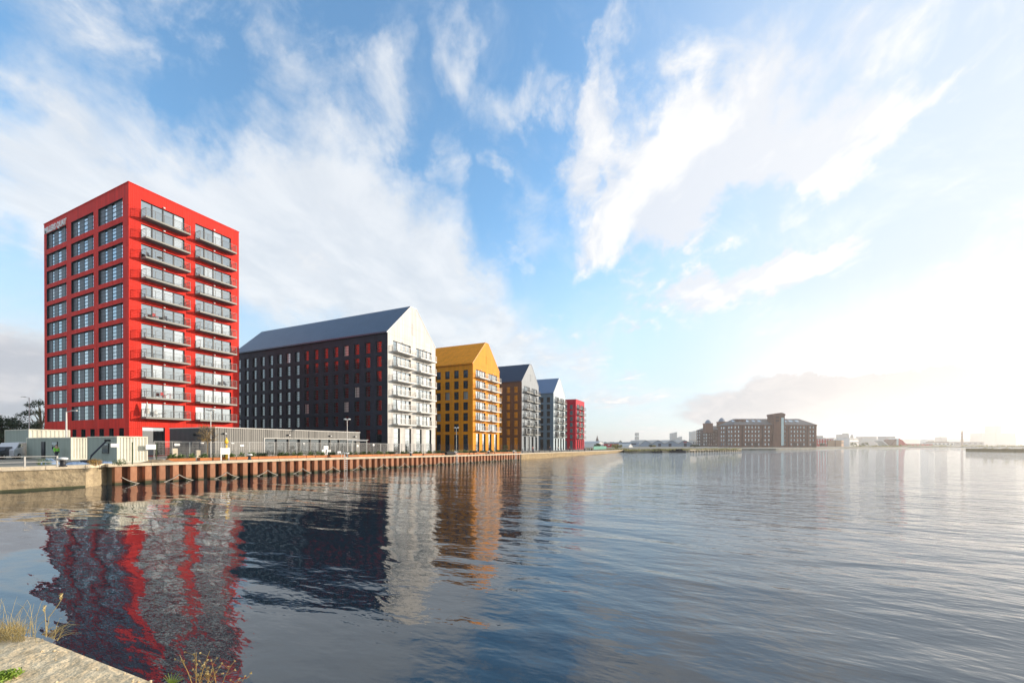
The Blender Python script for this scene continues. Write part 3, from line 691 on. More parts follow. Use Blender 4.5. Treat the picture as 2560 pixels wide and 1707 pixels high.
# sheet pile wall
sp = thing('sheet_pile_wall', 'long rusty sheet-pile dock wall with pale stone coping in front of the buildings', 'dock wall', (QA.x, QA.y, 0))
dAB = (QB - QA); LAB = dAB.length; tAB = dAB.normalized(); nAB = Vector((tAB.y, -tAB.x, 0)); rzAB = math.atan2(tAB.y, tAB.x)
pitch = 1.08; NP = int(LAB / pitch)
def pile_mesh(h0, h1, wl=.14):
    q = MB(); pr = [(0, 0), (.07, -.50), (.55, -.50), (.62, 0), (1.08, 0)]; y = -.0
    for (xa, ya), (xb, yb) in zip(pr[:-1], pr[1:]): q.quad((xa, ya, h0), (xb, yb, h0), (xb, yb, wl), (xa, ya, wl), 1); q.quad((xa, ya, wl), (xb, yb, wl), (xb, yb, wl + .16), (xa, ya, wl + .16), 2); q.quad((xa, ya, wl + .16), (xb, yb, wl + .16), (xb, yb, h1), (xa, ya, h1))
    for (xa, ya), (xb, yb) in zip(pr[:-1], pr[1:]): q.quad((xa, ya + .02, h0), (xa, ya + .02, h1), (xb, yb + .02, h1), (xb, yb + .02, h0))
    return q.mesh('sheet_pile', [M['rust'], M['algae'], M['rustd']])
pms = [pile_mesh(-.4, 1.7, w_) for w_ in (.10, .13, .16, .20)]
for k in range(NP): inst('sheet_pile', random.choice(pms), sp, tuple(tAB * (k * pitch)), rzAB)
cm = MB(); crest(cm, [QA - tAB * .4, QB], lambda x: gl_(x) + .02, .26, .62, 1.0, .015, seg=3); cm.v = [(x - QA.x, y - QA.y, z) for x, y, z in cm.v]; cm.build('coping', M['coping'], sp)
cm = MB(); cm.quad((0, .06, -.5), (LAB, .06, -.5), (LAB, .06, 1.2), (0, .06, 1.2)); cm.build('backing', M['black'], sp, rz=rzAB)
# stone wall beyond the piles
rw = thing('quay_wall', 'low yellowish stone dock wall running from the end of the sheet piles', 'dock wall', tuple(QB))
mb = MB(); wallstrip(mb, [QB, QC], lambda x: gl_(x) - .1, off=.15, seg=1.2, amp=.12, rows=5); mb.v = [(x - QB.x, y - QB.y, z) for x, y, z in mb.v]; mb.build('wall_face', M['rubble'], rw)
mb = MB(); crest(mb, [QB, QC], lambda x: gl_(x) + .02, .2, .22, .8, seg=3); mb.v = [(x - QB.x, y - QB.y, z) for x, y, z in mb.v]; mb.build('coping', M['coping'], rw)
# chains hung in swags along the piles
def swag(i):
    q = MB(); pts = []
    L_ = 4 * pitch
    for k in range(13):
        u = k / 12; pts.append((u * L_, -.56, .62 - .78 * (1 - (2 * u - 1) ** 2) ** .9))
    q.tube(pts, .032, 5); return q.mesh('mooring_chain', M['rope'])
sm = swag(0)
for k in range(16):
    p = QA + tAB * ((1.35 + 4 * k) * pitch - .9)
    tag(inst('mooring_chain', sm, None, tuple(p), rzAB), 'pale chain loop on the rusty piles, %s counting from the left' % ['first', 'second', 'third', 'fourth', 'fifth', 'sixth', 'seventh', 'eighth', 'ninth', 'tenth', 'eleventh', 'twelfth', 'thirteenth', 'fourteenth', 'fifteenth', 'sixteenth'][k], 'chain', 'chains looped along the sheet piles')
# ladders
def ladder(px, lab):
    d = ray(px, 1113.86); t = (QA.y - CAM.y + (CAM.x - QA.x) * -0.0) / d.y
    # where the ray meets the pile line
    den = d.x * tAB.y - d.y * tAB.x; w_ = QA - CAM; s = (w_.x * tAB.y - w_.y * tAB.x) / den; p = CAM + d * s; p.z = 0
    b = thing('ladder', lab, 'ladder', tuple(p), rzAB); g = gl_(p.x)
    for sx_ in (-.22, .18):
        q = MB(); q.tube([(sx_, -.62, -.4), (sx_, -.62, g + .55), (sx_, -.45, g + .75), (sx_, -.05, g + .75), (sx_, .1, g)], .03, 6); q.build('side_rail', M['wht'], b)
    for k in range(8):
        q = MB(); q.box(-.2, -.64, -.1 + k * .28, .16, -.60, -.06 + k * .28); q.build('rung', M['wht'], b)
ladder(858, 'white steel ladder down the rusty piles, nearest of the ladders, below the glazed annex')
ladder(1137, 'white steel ladder down the piles in front of the ochre block')
ladder(1284, 'white steel ladder near the far end of the rusty piles')

# bollards
def bollard(p, lab, h=.68, g=None):
    b = thing('bollard', lab, 'bollard', tuple(p), rzAB, 'mooring bollards along the quay')
    q = MB(); q.lathe([(.26, 0), (.26, .05), (.17, .09), (.15, h * .6), (.2, h * .72)], 14); q.build('post', M['black'], b, smooth=True)
    q = MB(); q.lathe([(.2, h * .72), (.30, h * .8), (.31, h * .92), (.2, h), (.05, h * 1.02)], 14); q.build('cap', M['wht'], b, smooth=True)
def on_edge(px, back):
    d = ray(px, 1113.86); P = QA - nAB * back; den = d.x * tAB.y - d.y * tAB.x; w_ = P - CAM; s = (w_.x * tAB.y - w_.y * tAB.x) / den; p = CAM + d * s
    if p.x > QB.x:
        t2 = (QC - QB).normalized(); n2 = Vector((t2.y, -t2.x, 0)); P = QB - n2 * back; den = d.x * t2.y - d.y * t2.x; w_ = P - CAM; s = (w_.x * t2.y - w_.y * t2.x) / den; p = CAM + d * s
    p.z = gl_(p.x); return p
bollard(Vector((*(on_z(157, 1166, 1.92))[:2], 1.92)), 'rusty mushroom bollard on the old concrete quay beside the steel railing', .72)
for px, lab in ((624, 'black bollard with pale cap left of the glazed annex'), (868, 'black bollard with pale cap beside the nearest white ladder'), (1027, 'small black bollard in front of the white gable'), (1138, 'black bollard above the ladder by the ochre block'), (1221, 'black bollard before the ochre gable'), (1284, 'black bollard by the last ladder at the end of the piles')):
    bollard(on_edge(px, .55), lab)

# ------------------------------------------------------------------ annex
def annex():
    g = gl_(-20); x0, x1, y0, y1 = -32.7, -7.5, 0., 10.5; top = EYE + 2.1
    b = thing('annex_building', 'low flat-roofed zinc and black clad annex between the red tower and the charcoal block', 'annex', (x0, y0, 0))
    W_ = x1 - x0; xw = on_y(661, y0).x - x0; zt = EYE + .75
    f = MB(); n = 9; xs = [xw + (W_ - .8 - xw) * k / n for k in range(n + 1)]
    ops = [(xs[k] + .04, xs[k + 1] - .04, g + .25, zt) for k in range(n)]
    facade(f, W_, g - .4, top, ops, .3); f.build('front_wall', [M['annex'], M['frame']], b)
    for a, b_, c, d in ops: window(b, 'plain', b_ - a, d - c, .3, (a, 0, c), 0, 'glassd')
    f = MB(); f.quad((0, y1 - y0, g - .4), (0, 0, g - .4), (0, 0, top), (0, y1 - y0, top)); f.quad((W_, 0, g - .4), (W_, y1, g - .4), (W_, y1, top), (W_, 0, top)); f.quad((W_, y1, g - .4), (0, y1, g - .4), (0, y1, top), (W_, y1, top))
    f.build('side_wall', M['annexd'], b)
    f = MB(); f.box(-.06, -.08, top, W_ + .06, y1 + .06, top + .10); f.build('roof', M['trim'], b)
    f = MB(); f.box(xw, -.10, zt + .02, W_ - .7, -.004, zt + .12); f.box(xw - .12, -.10, g, xw - .02, -.004, zt + .12); f.build('window_surround', M['trim'], b)
    xd = W_ * .56; f = MB(); f.box(xd, -.05, zt + .14, xd + .08, -.004, top - .01); f.build('downpipe', M['black'], b)
    for u in (.02, .42, .73, .95):
        q = MB(); q.box(-.18, -.30, -.08, .18, -.002, .10); q.box(-.12, -.36, -.05, .12, -.301, .05, 1); q.build('flood_light', [M['black'], M['lampw']], b, (max(.8, u * W_) if u > .02 else 1.2, 0, EYE + 1.35))
    for yy in (4.5,):
        q = MB(); q.box(-.3, -.18, -.1, 0, .18, .1); q.build('flood_light', M['black'], b, (0, yy, EYE + 1.2))
    # butterfly canopy over the entrance
    q = MB(); xc = W_ - 3.4
    for k in range(4):
        xa = xc + k * 1.0; n0 = len(q.v)
        q.quad((xa, -1.6, EYE + .55), (xa + .95, -1.6, EYE + .8), (xa + .95, 0, EYE + .8), (xa, 0, EYE + .55)); q.quad((xa, -1.6, EYE + .5), (xa, 0, EYE + .5), (xa + .95, 0, EYE + .75), (xa + .95, -1.6, EYE + .75)); q.quad((xa, -1.6, EYE + .5), (xa + .95, -1.6, EYE + .75), (xa + .95, -1.6, EYE + .8), (xa, -1.6, EYE + .55))
    q.build('canopy', M['trim'], b)
    for xx in (xc + .2, xc + 3.6):
        q = MB(); q.box(xx, -1.5, g, xx + .08, -1.42, EYE + .58); q.build('canopy_post', M['trim'], b)
annex()

# ------------------------------------------------------------------ site fence panels
FY = -3.6
def heras():
    b = thing('site_fence', 'galvanised mesh site fence', 'fence panel', (0, 0, 0), 0, 'temporary mesh fence panels behind the planters')
    q = MB(); W_ = 3.45; H = 2.0
    for x in (0, W_): q.tube([(x, 0, .1), (x, 0, .1 + H)], .032, 6)
    for z in (.12, .1 + H): q.tube([(0, 0, z), (W_, 0, z)], .028, 6)
    q.tube([(W_ / 2, 0, .12), (W_ / 2, 0, .1 + H)], .016, 5); q.build('frame', M['steel'], b)
    q = MB()
    for k in range(1, 27): x = W_ * k / 27; q.box(x - .004, -.004, .14, x + .004, .004, .08 + H)
    for k in range(1, 10): z = .12 + H * k / 10; q.box(.02, .005, z - .004, W_ - .02, .012, z + .004)
    q.build('mesh_infill', M['steel'], b)
    q = MB(); q.box(-.15, -.3, 0, .12, .3, .14); q.build('foot_block', M['black'], b)
    return b
h0 = heras(); xs0 = on_y(385, FY).x
labs = ['leftmost mesh fence panel, beside the cream container', 'mesh fence panel in front of the red tower doorway', 'mesh fence panel before the black annex wall and bare tree', 'mesh fence panel behind the white notice board', 'mesh fence panel behind the first black bollard', 'mesh fence panel before the plain zinc wall of the annex', 'mesh fence panel at the left end of the annex windows', 'mesh fence panel before the annex windows left of centre', 'mesh fence panel before the middle annex windows', 'mesh fence panel with pale notices before the annex windows', 'mesh fence panel before the annex canopy', 'mesh fence panel right of the annex canopy', 'mesh fence panel at the corner of the charcoal block', 'last mesh fence panel, before the whitish gable']
for k in range(14):
    x = xs0 + 3.5 * k; y = FY if k < 12 else FY - .5 * (k - 11)
    if k == 0: h0.location = (x, y, gl_(x)); h0['label'] = labs[0]
    else: dup(h0, (x, y, gl_(x)), None, labs[k])
for px, w_, h, z in ((443, .55, .28, EYE - .25), (505, .4, .14, EYE + .0), (582, .35, .12, EYE), (605, .5, .25, EYE - .35), (760, .35, .12, EYE), (815, .9, .6, EYE - .9), (809, .7, .9, EYE - 1.8), (822, .8, .8, EYE - 1.75), (848, .7, .3, EYE - 1.5), (894, .4, .35, EYE - .5), (934, .4, .35, EYE - .35)):
    p = on_y(px, FY - .06); q = MB(); q.box(-w_ / 2, -.015, 0, w_ / 2, .015, h)
    NL = {443: 'small white notice on the mesh fence nearest the red tower', 505: 'thin white tag on the fence near the bare tree', 582: 'thin white tag on the fence right of the notice board', 605: 'white notice hung on the fence left of the first black bollard', 760: 'thin white tag on the fence before the annex windows', 815: 'pale green board, topmost of three on the fence before the annex', 809: 'pale green board, lower left of three on the fence', 822: 'pale green board, lower right of three on the fence', 848: 'low white board on the fence left of the black bollard', 894: 'white notice on the fence right of the annex canopy', 934: 'white notice on the fence at the charcoal block corner'}
    tag(q.build('notice_board', M['wht'], None, (p.x, p.y, z)), NL[px], 'notice')
# white notice board and yellow lifebuoy post near the edge
p = on_edge(563, 1.6); b = thing('notice_board', 'blank white notice board on two posts at the quay edge', 'notice board', tuple(p))
q = MB(); q.box(-.52, -.02, .68, .52, .02, 1.38); q.build('panel', M['wht'], b)
for x in (-.42, .42): q = MB(); q.box(x - .05, .021, 0, x + .05, .08, 1.45); q.build('post', M['wht'], b)
p = on_edge(568.5, 1.75); b = thing('lifebuoy_post', 'yellow post with an orange-yellow lifebuoy housing beside the white board', 'lifebuoy stand', tuple(p))
q = MB(); q.box(-.07, .1, 0, .07, .24, 1.75); q.build('post', M['yellow'], b)
q = MB(); q.lathe([(.05, 1.85), (.2, 1.95), (.22, 2.2), (.12, 2.35), (.04, 2.6)], 10); q.v = [(x, y * .5 + .17, z) for x, y, z in q.v]; q.build('lifebuoy_housing', M['yellow'], b, smooth=True)

# ------------------------------------------------------------------ plants
def leaves(mb, c, r, n, s, flat=1., seed=None, mi=0, up=.3):
    R = random.Random(seed) if seed is not None else random
    for _ in range(n):
        v = Vector((R.gauss(0, 1), R.gauss(0, 1), R.gauss(0, 1))).normalized() * (R.random() ** .5)
        p = Vector(c) + Vector((v.x * r[0], v.y * r[1], v.z * r[2]))
        a = Vector((R.gauss(0, 1), R.gauss(0, 1), R.gauss(0, 1) + up)).normalized(); b_ = a.orthogonal().normalized(); k = s * R.uniform(.6, 1.4)
        b_.rotate(Matrix.Rotation(R.uniform(0, 6.28), 3, a)); c_ = a.cross(b_)
        mb.quad(p - b_ * k, p + c_ * k * .45, p + b_ * k, p - c_ * k * .45, mi)
def blades(mb, c, r, n, h, w_=.02, lean=.35, seed=0, mi=0):
    R = random.Random(seed)
    for _ in range(n):
        x, y = c[0] + R.uniform(-r[0], r[0]), c[1] + R.uniform(-r[1], r[1]); a = R.uniform(0, 6.28); l_ = R.uniform(0, lean) * h; hh = h * R.uniform(.5, 1.1)
        px_, py_ = math.cos(a) * l_, math.sin(a) * l_; sx_, sy_ = -math.sin(a) * w_, math.cos(a) * w_
        p0 = (x - sx_, y - sy_, c[2]); p1 = (x + sx_, y + sy_, c[2]); m0 = (x + px_ * .35 - sx_ * .8, y + py_ * .35 - sy_ * .8, c[2] + hh * .6); m1 = (x + px_ * .35 + sx_ * .8, y + py_ * .35 + sy_ * .8, c[2] + hh * .6)
        mb.quad(p0, p1, m1, m0, mi); mb.poly([m0, m1, (x + px_, y + py_, c[2] + hh)], mi)
planter_src = {}
def planter(x, y, g, w_, lab, var, h=.32):
    b = thing('planter', lab, 'planter', (x, y, g), rzAB, 'rusty steel planters along the promenade')
    k = (w_, h)
    if k not in planter_src:
        q = MB(); t = .03; q.box(0, 0, 0, w_, .03, h); q.box(0, .77, 0, w_, .8, h); q.box(0, .03, 0, .03, .77, h); q.box(w_ - .03, .03, 0, w_, .77, h); q.box(.03, .03, h - .1, w_ - .03, .77, h - .06, 1); planter_src[k] = q.mesh('trough', [M['corten'], M['bark']])
    inst('trough', planter_src[k], b)
    k2 = ('p', w_, var % 5)
    if k2 not in planter_src:
        q = MB(); R = random.Random(var % 5 + 3)
        for j in range(int(w_ * 3)):
            cx = R.uniform(.1, w_ - .1); leaves(q, (cx, .35, h + .16), (.3, .3, R.uniform(.22, .5)), 60, .11, seed=R.randint(0, 999))
        blades(q, (w_ / 2, .4, h - .06), (w_ / 2 - .1, .3), int(w_ * 26), .7, .014, .5, seed=var)
        planter_src[k2] = q.mesh('plants', M['leafd'] if var % 5 == 4 else M['leaf'])
    inst('plants', planter_src[k2], b)
xp = on_edge(424, 1.9).x; k = 0; R_ = random.Random(5)
zones = [(470, 'below the black annex wall'), (560, 'before the bare tree and white board'), (660, 'near the first black bollard'), (760, 'before the left annex windows'), (860, 'before the pale green boards'), (960, 'before the annex canopy and charcoal corner'), (1100, 'before the whitish gable'), (1190, 'before the ochre side wall'), (1300, 'before the ochre gable')]
cnt = {}
plist = []
while True:
    w_ = R_.choice([1.2, 2.4, 2.4, 1.8]); y = edge_y(xp) + 2.1; p = Vector((xp, y, 0)); px = 1280 + F_PX * (p - CAM).dot(RT) / (p - CAM).dot(FW)
    if px > 1290: break
    if not (826 < px < 838): plist.append((xp, y, w_, px))
    xp += w_ * .992 + R_.choice([.05, .08, .4, .05])
ordn = ['leftmost', 'second', 'third', 'fourth', 'fifth', 'sixth', 'seventh', 'eighth', 'ninth', 'tenth', 'eleventh', 'twelfth']
for n, (x, y, w_, px) in enumerate(plist):
    z = next((t for e, t in zones if px < e), zones[-1][1]); i = cnt.get(z, 0); cnt[z] = i + 1
    planter(x, y, gl_(x), w_, '%s rusty planter of the run %s' % ('first' if i == 0 else ordn[min(i, 11)], z), n)

def tree(name, lab, loc, h, cr, trunk_h, leafm, nclump, nleaf, ls, seed, group=None, shape=(1, 1, 1), bare=False, cat='tree'):
    R = random.Random(seed); b = thing(name, lab, cat, loc, 0, group)
    tk = MB(); cr_ = MB(); top = Vector((R.uniform(-.1, .1) * cr, R.uniform(-.1, .1) * cr, h * .8))
    tk.tube([(0, 0, -.2), (0.02 * h, 0, trunk_h), tuple(top)], h * .022, 7, r1=h * .006)
    for i in range(nclump):
        a = R.uniform(0, 6.28); e = R.uniform(-.35, 1); rr = cr * R.uniform(.35, .95) * math.sqrt(max(.1, 1 - max(0, e) ** 2 * .8))
        c = Vector((math.cos(a) * rr * shape[0], math.sin(a) * rr * shape[1], trunk_h + (h - trunk_h) * (.35 + .5 * e)))
        s0 = Vector((0.02 * h, 0, trunk_h + (h - trunk_h) * R.uniform(0, .4)))
        tk.tube([s0, s0.lerp(c, .5) + Vector((0, 0, .05 * h)), c], h * .008, 4, r1=h * .002)
        if bare:
            for q in range(7):
                d = Vector((R.gauss(0, 1), R.gauss(0, 1), abs(R.gauss(0, .8)))).normalized() * cr * .45; tk.tube([c - (c - s0) * .3, c + d], h * .003, 3, r1=h * .001)
        k = R.uniform(.24, .42) * cr
        leaves(cr_, c, (k, k, k * R.uniform(.5, .9)), nleaf, ls, seed=R.randint(0, 9999))
    tk.build('trunk', M['bark'], b); cr_.build('crown', M[leafm], b); return b
p = on_y(517, FY - 1.2); tree('tree', 'small bare autumn tree with a few orange leaves before the black annex wall', (p.x, p.y, gl_(p.x)), 4.4, 1.25, 1.7, 'leafy', 22, 16, .07, 4, bare=True)
p = on_y(1232, -14.5); tree('shrub', 'leafy green shrub standing by the corner of the ochre gable', tuple(on_edge(1262, 3.)), 2.2, .9, .3, 'leaf', 12, 60, .08, 9, cat='shrub')
# long dry grass in front of the ochre block
gb = MB(); pa = on_edge(1125, 3.2); pb = on_edge(1180, 3.2)
blades(gb, (0, 0, 0), ((pb - pa).length / 2, .5), 420, 1.1, .02, .4, seed=3); tag(gb.build('long_grass', M['dry'], None, tuple((pa + pb) / 2), rzAB), 'clump of long dry grass by the fence before the ochre side wall', 'grass', kind='stuff')
# background trees, left of the tower
for px, D, h, cr, tm, sd, lab, cl in ((10, 82, 7.6, 4.2, 1.2, 1, 'dark bushy tree at the left edge of the view behind the cabins', 'leafd'), (52, 96, 5.2, 3.8, 1.0, 2, 'low yellow-green tree between the left edge and the lamp', 'leafy'), (100, 100, 13.8, 3.6, 3, 3, 'tall loose dark tree rising beside the red tower', 'leafd'), (80, 92, 5.4, 3.4, 1, 5, 'low dark tree under the tall loose tree', 'leafd'), (-60, 80, 8, 5, 1, 6, 'bushy dark tree just outside the left edge', 'leafd')):
    tree('tree', lab, tuple(at(px, D, 1.8)), h, cr, tm, cl, 26, 240 if px != 100 else 95, .20, sd, 'trees beside the red tower')

# ------------------------------------------------------------------ containers and cabins
def container(name, lab, x0, y0, w_, L_, h, g, endm, sidem, window_=None, ribs=True):
    b = thing(name, lab, 'container', (x0, y0, g))
    e = MB(); n = 9
    # corrugated end
    pr = []
    for k in range(n):
        x = .12 + (w_ - .24) * k / n; s = (w_ - .24) / n; pr += [(x, 0), (x + s * .2, .05), (x + s * .5, .05), (x + s * .7, 0)]
    pr.append((w_ - .12, 0))
    for (a, ya), (c, yc) in zip(pr[:-1], pr[1:]): e.quad((a, ya + .03, .15), (c, yc + .03, .15), (c, yc + .03, h - .12), (a, ya + .03, h - .12))
    e.build('end_wall', M[endm], b)
    s = MB(); n = int(L_ / .3)
    for X, sg in ((.03, 1), (w_ - .03, -1)):
        pr = []
        for k in range(n):
            y = .12 + (L_ - .24) * k / n; t = (L_ - .24) / n; pr += [(y, 0), (y + t * .2, .04), (y + t * .5, .04), (y + t * .7, 0)]
        pr.append((L_ - .12, 0))
        for (a, xa), (c, xc) in zip(pr[:-1], pr[1:]): s.quad((X + sg * xc, c, .15), (X + sg * xa, a, .15), (X + sg * xa, a, h - .12), (X + sg * xc, c, h - .12))
    s.quad((0.03, L_ - .03, .15), (0.03, L_ - .03, h - .1), (w_ - .03, L_ - .03, h - .1), (w_ - .03, L_ - .03, .15)); s.build('side_wall', M[sidem], b)
    f = MB()
    for x in (0, w_ - .12):
        for y in (0, L_ - .12): f.box(x, y, 0, x + .12, y + .12, h)
    for y in (0, L_ - .12): f.box(.12, y, 0, w_ - .12, y + .12, .15); f.box(.12, y, h - .12, w_ - .12, y + .12, h)
    for x in (0, w_ - .12): f.box(x, .12, 0, x + .12, L_ - .12, .15); f.box(x, .12, h - .12, x + .12, L_ - .12, h)
    f.box(.12, .12, h - .11, w_ - .12, L_ - .12, h - .05); f.build('frame', M[endm], b)
    if window_:
        for (y, z, ww, hh) in window_:
            q = MB(); q.box(-.03, y, z, .028, y + ww, z + hh); q.box(-.05, y + .05, z + .05, -.031, y + ww - .05, z + hh - .05, 1); q.build('window' if hh < 1.6 else 'door', [M['frame'], M['glass'] if hh < 1.6 else M['black']], b)
    return b
g0 = 1.87
container('shipping_container', 'cream corrugated container end with grey-green long side, nearest the mesh fence', -45.26, -6.6, 2.44, 6.06, 2.59, g0, 'cont', 'contg', [(1.6, .9, 1.3, 1.0)])
container('site_cabin', 'long grey-green site cabin with narrow cream end and open doorway', -43.5 - .3, 7.4, 2.44, 12.2, 2.59, g0, 'cont', 'contg', [(6.8, .1, .95, 2.0), (3.4, 1.2, 1.4, .9)])
container('site_cabin', 'raised cream cabin rising behind the long grey-green one', -42.9, 22.0, 3.9, 8, 3.75, g0, 'cont', 'contg')
# leaning hoist arm with lamp, tarpaulins, heaps
p = on_z(222, 1157, 1.87); b = thing('hoist_arm', 'dark grey leaning hoist arm standing before the container side', 'hoist', (p.x, p.y, 1.87))
q = MB(); q.tube([(0, 0, 0), (.15, -.1, .7), (1.0, -.9, 2.2)], .10, 8, r1=.07); q.build('arm', M['cloth'], b)
q = MB(); q.box(.8, -1.05, 2.1, 1.6, -.85, 2.28); q.build('head', M['black'], b)
q = MB(); q.box(-.5, -.3, 0, .5, .3, .3); q.build('base', M['cloth'], b)
def heap(name, lab, cat, px, py, r, h, m_, seed, kind=None):
    R = random.Random(seed); p = on_z(px, py, 1.87); q = MB(); n = 14; rings = [[(0, 0, h)]]
    prev = None
    for k in range(1, 5):
        ring = [(math.cos(6.283 * i / n) * r * k / 4 * R.uniform(.85, 1.15), math.sin(6.283 * i / n) * .5 * r * k / 4 * R.uniform(.85, 1.15), h * (1 - (k / 4) ** 1.6) * R.uniform(.6, 1.3) - (.03 if k == 4 else 0)) for i in range(n)]
        for i in range(n):
            j = (i + 1) % n
            if prev is None: q.poly([(0, 0, h), ring[i], ring[j]])
            else: q.quad(prev[i], ring[i], ring[j], prev[j])
        prev = ring
    return tag(q.build(name, M[m_], None, (p.x, p.y, 1.87)), lab, cat, kind=kind)
heap('tarpaulin', 'crumpled blue tarpaulin left of the mushroom bollard', 'tarpaulin', 122, 1160, .8, .5, 'blue', 1)
heap('tarpaulin', 'crumpled blue tarpaulin right of the mushroom bollard', 'tarpaulin', 188, 1161, 1.0, .25, 'blue', 2)
heap('tarpaulin', 'pale blue sheet lying before the grey container side', 'tarpaulin', 262, 1158, .8, .2, 'blue', 3)
heap('tarpaulin', 'bright yellow sheet lying at the foot of the cream container', 'tarpaulin', 350, 1153, .9, .3, 'yellow', 4)
heap('rubble_pile', 'brown heap of earth between cream container and planters', 'rubble', 395, 1156, 1.6, .3, 'bark', 5)
for px, lab in ((236, 'yellow-green weedy bush before the grey container side'), (300, 'low weed clump at the foot of the cream container'), (110, 'weed clump behind the end of the steel railing')):
    p = on_z(px, 1161, 1.9); q = MB(); leaves(q, (0, 0, .2), (.5, .4, .35), 420 if px == 236 else 160, .05, seed=px); blades(q, (0, 0, 0), (.45, .35), 60, .55, .01, .5, seed=px); tag(q.build('bush', M['leafy'] if px == 236 else M['leaf'], None, tuple(p)), lab, 'bush')
p = on_z(437, 1150, 1.87); q = MB(); q.box(-.25, -.1, 0, .25, .1, 1.35); tag(q.build('pallet_board', M['coping'], None, (p.x, p.y, 1.87)), 'upright pale timber board beside the first fence panel', 'board')
p = on_z(459, 1147, 1.87); q = MB(); q.box(-.2, -.1, 0, .2, .1, 1.1); tag(q.build('pallet_board', M['coping'], None, (p.x, p.y - 3, 1.87)), 'upright pale timber board behind planters under the black annex wall', 'board')
for px, py, h in ((331, 1160, 2.0), (304, 1150, 2.2), (367, 1152, 1.6), (391, 1154, 1.9)):
    p = on_z(px, py, 1.87); q = MB(); q.tube([(0, 0, 0), (0, 0, h)], .045, 6)
    tag(q.build('post', M['leafd'], None, (p.x, p.y, 1.87)), {331: 'dark upright post, tallest before the cream container', 304: 'thin dark post near the left edge of the cream container', 367: 'short dark post at the right edge of the cream container', 391: 'dark post between cream container and first planter'}[px], 'post')
# white boards on containers
for px, py, w_, h, lab in ((287, 1118, .6, .33, 'blank white sign at the left corner of the cream container'), (377, 1122, .85, .5, 'blank white sign at the right corner of the cream container')):
    p = on_y(px, -7.0); q = MB(); q.box(-w_ / 2, -.02, -h / 2, w_ / 2, .02, h / 2); tag(q.build('sign', M['wht'], None, (p.x, p.y, zat(py, depth_of(p)))), lab, 'sign')
# steel railing on the old quay
pr0 = on_z(143, 1166.5, 1.92); pr1 = on_z(62, 1169, 1.92); dr = (pr1 - pr0).normalized(); st = (pr1 - pr0).length
b = thing('railing', 'pale steel two-bar railing along the old concrete quay at the left', 'railing', tuple(pr0))
for k in range(6):
    q = MB(); c = dr * st * k; q.box(c.x - .045, c.y - .045, 0, c.x + .045, c.y + .045, .86); q.build('post', M['railp'], b)
for z in (.40, .83):
    q = MB(); q.tube([(0, 0, z), tuple(dr * st * 5 + Vector((0, 0, z)))], .035, 6); q.build('rail', M['railp'], b)
# vehicles
def car(name, lab, cat, loc, rz, m_, van=False, s=1.):
    b = thing(name, lab, cat, loc, rz)
    prof = [(-2.2, .35), (-2.2, .85), (-2.05, 1.0), (-1.2, 1.05), (-.7, 1.45), (.9, 1.5), (1.7, 1.05), (2.15, .95), (2.2, .35)] if not van else [(-2.4, .35), (-2.4, 1.0), (-2.3, 1.15), (-1.7, 1.3), (-1.15, 1.95), (2.35, 2.05), (2.4, .35)]
    q = MB(); w_ = .85
    L_ = [(x, -w_ * (.9 if z > 1.2 else 1), z) for x, z in prof]; Rr = [(x, -y, z) for x, y, z in L_]
    q.poly(L_); q.poly(Rr[::-1])
    for i in range(len(prof)): j = (i + 1) % len(prof); q.quad(L_[j], L_[i], Rr[i], Rr[j])
    q.build('body', M[m_], b)
    q = MB()
    for sg in (-1, 1):
        y = sg * (w_ * .9 + .012)
        if van: q.quad((-1.5, y * 1.04, 1.3), (-.4, y, 1.3), (-.4, y, 1.8), (-1.15, y, 1.8))
        else: q.quad((-1.0, y, 1.08), (1.3, y, 1.08), (.8, y, 1.42), (-.65, y, 1.4))
    q.build('window', M['glass'], b)
    for x in (-1.4, 1.4):
        for y in (-w_ + .04, w_ - .04):
            q = MB(); q.lathe([(.32, -.1), (.32, .1)], 14); q.v = [(vx, vz, vy) for vx, vy, vz in q.v]; wq = q.build('wheel', M['tyre'], b, (x, y, .32)); q = MB(); q.lathe([(.18, -.105), (.18, .105)], 10); q.v = [(vx, vz, vy) for vx, vy, vz in q.v]; q.build('rim', M['steel'], wq)
    return b
car('parked_van', 'pale van parked beside the site cabins', 'van', tuple(at(40, 52, 1.87)), .9, 'carw', True)
car('parked_car', 'dark car parked at the left edge behind the railing', 'car', tuple(at(2, 50, 1.87)), .9, 'card')

# lamp posts
def lamp(px, D, top, lab, kind, zb=1.87, r=.06, p=None):
    p = p or at(px, D, zb); H = zat(top, depth_of(p)) - zb
    b = thing('lamp_post', lab, 'lamp post', tuple(p), HEAD - math.pi / 2)
    q = MB(); q.tube([(0, 0, 0), (0, 0, H)], r, 8, r1=r * .6); q.build('pole', M['steel'], b)
    if kind == 'double':
        for s in (-1, 1): q = MB(); q.lathe([(.05, 0), (.26, .05), (.28, .12), (.1, .22)], 10, (s * .3, 0, H - .1)); q.box(min(0, s * .3), -.03, H - .16, max(0, s * .3), .03, H - .1); q.build('lamp_head', M['lampw'], b)
    else:
        s = 1 if kind == 'right' else -1
        q = MB(); q.tube([(0, 0, H - .05), (s * 1.0, 0, H + .12)], .035, 6); q.box(min(s * .7, s * 1.4), -.12, H + .08, max(s * .7, s * 1.4), .12, H + .18); q.build('lamp_head', M['steel'], b)
lamp(527, 44, 1029, 'slim lamp post with two small heads before the black annex wall', 'double', p=Vector((*on_y(527, FY - .8)[:2], gl_(-35))))
lamp(868, 60, 1050, 'slim lamp post with two heads at the end of the annex', 'double', p=Vector((*on_y(868, FY - 2.)[:2], gl_(-10))))
lamp(1141, 90, 1070, 'slim lamp post before the ochre side wall', 'double', p=Vector((*on_y(1141, -9)[:2], gl_(10))))
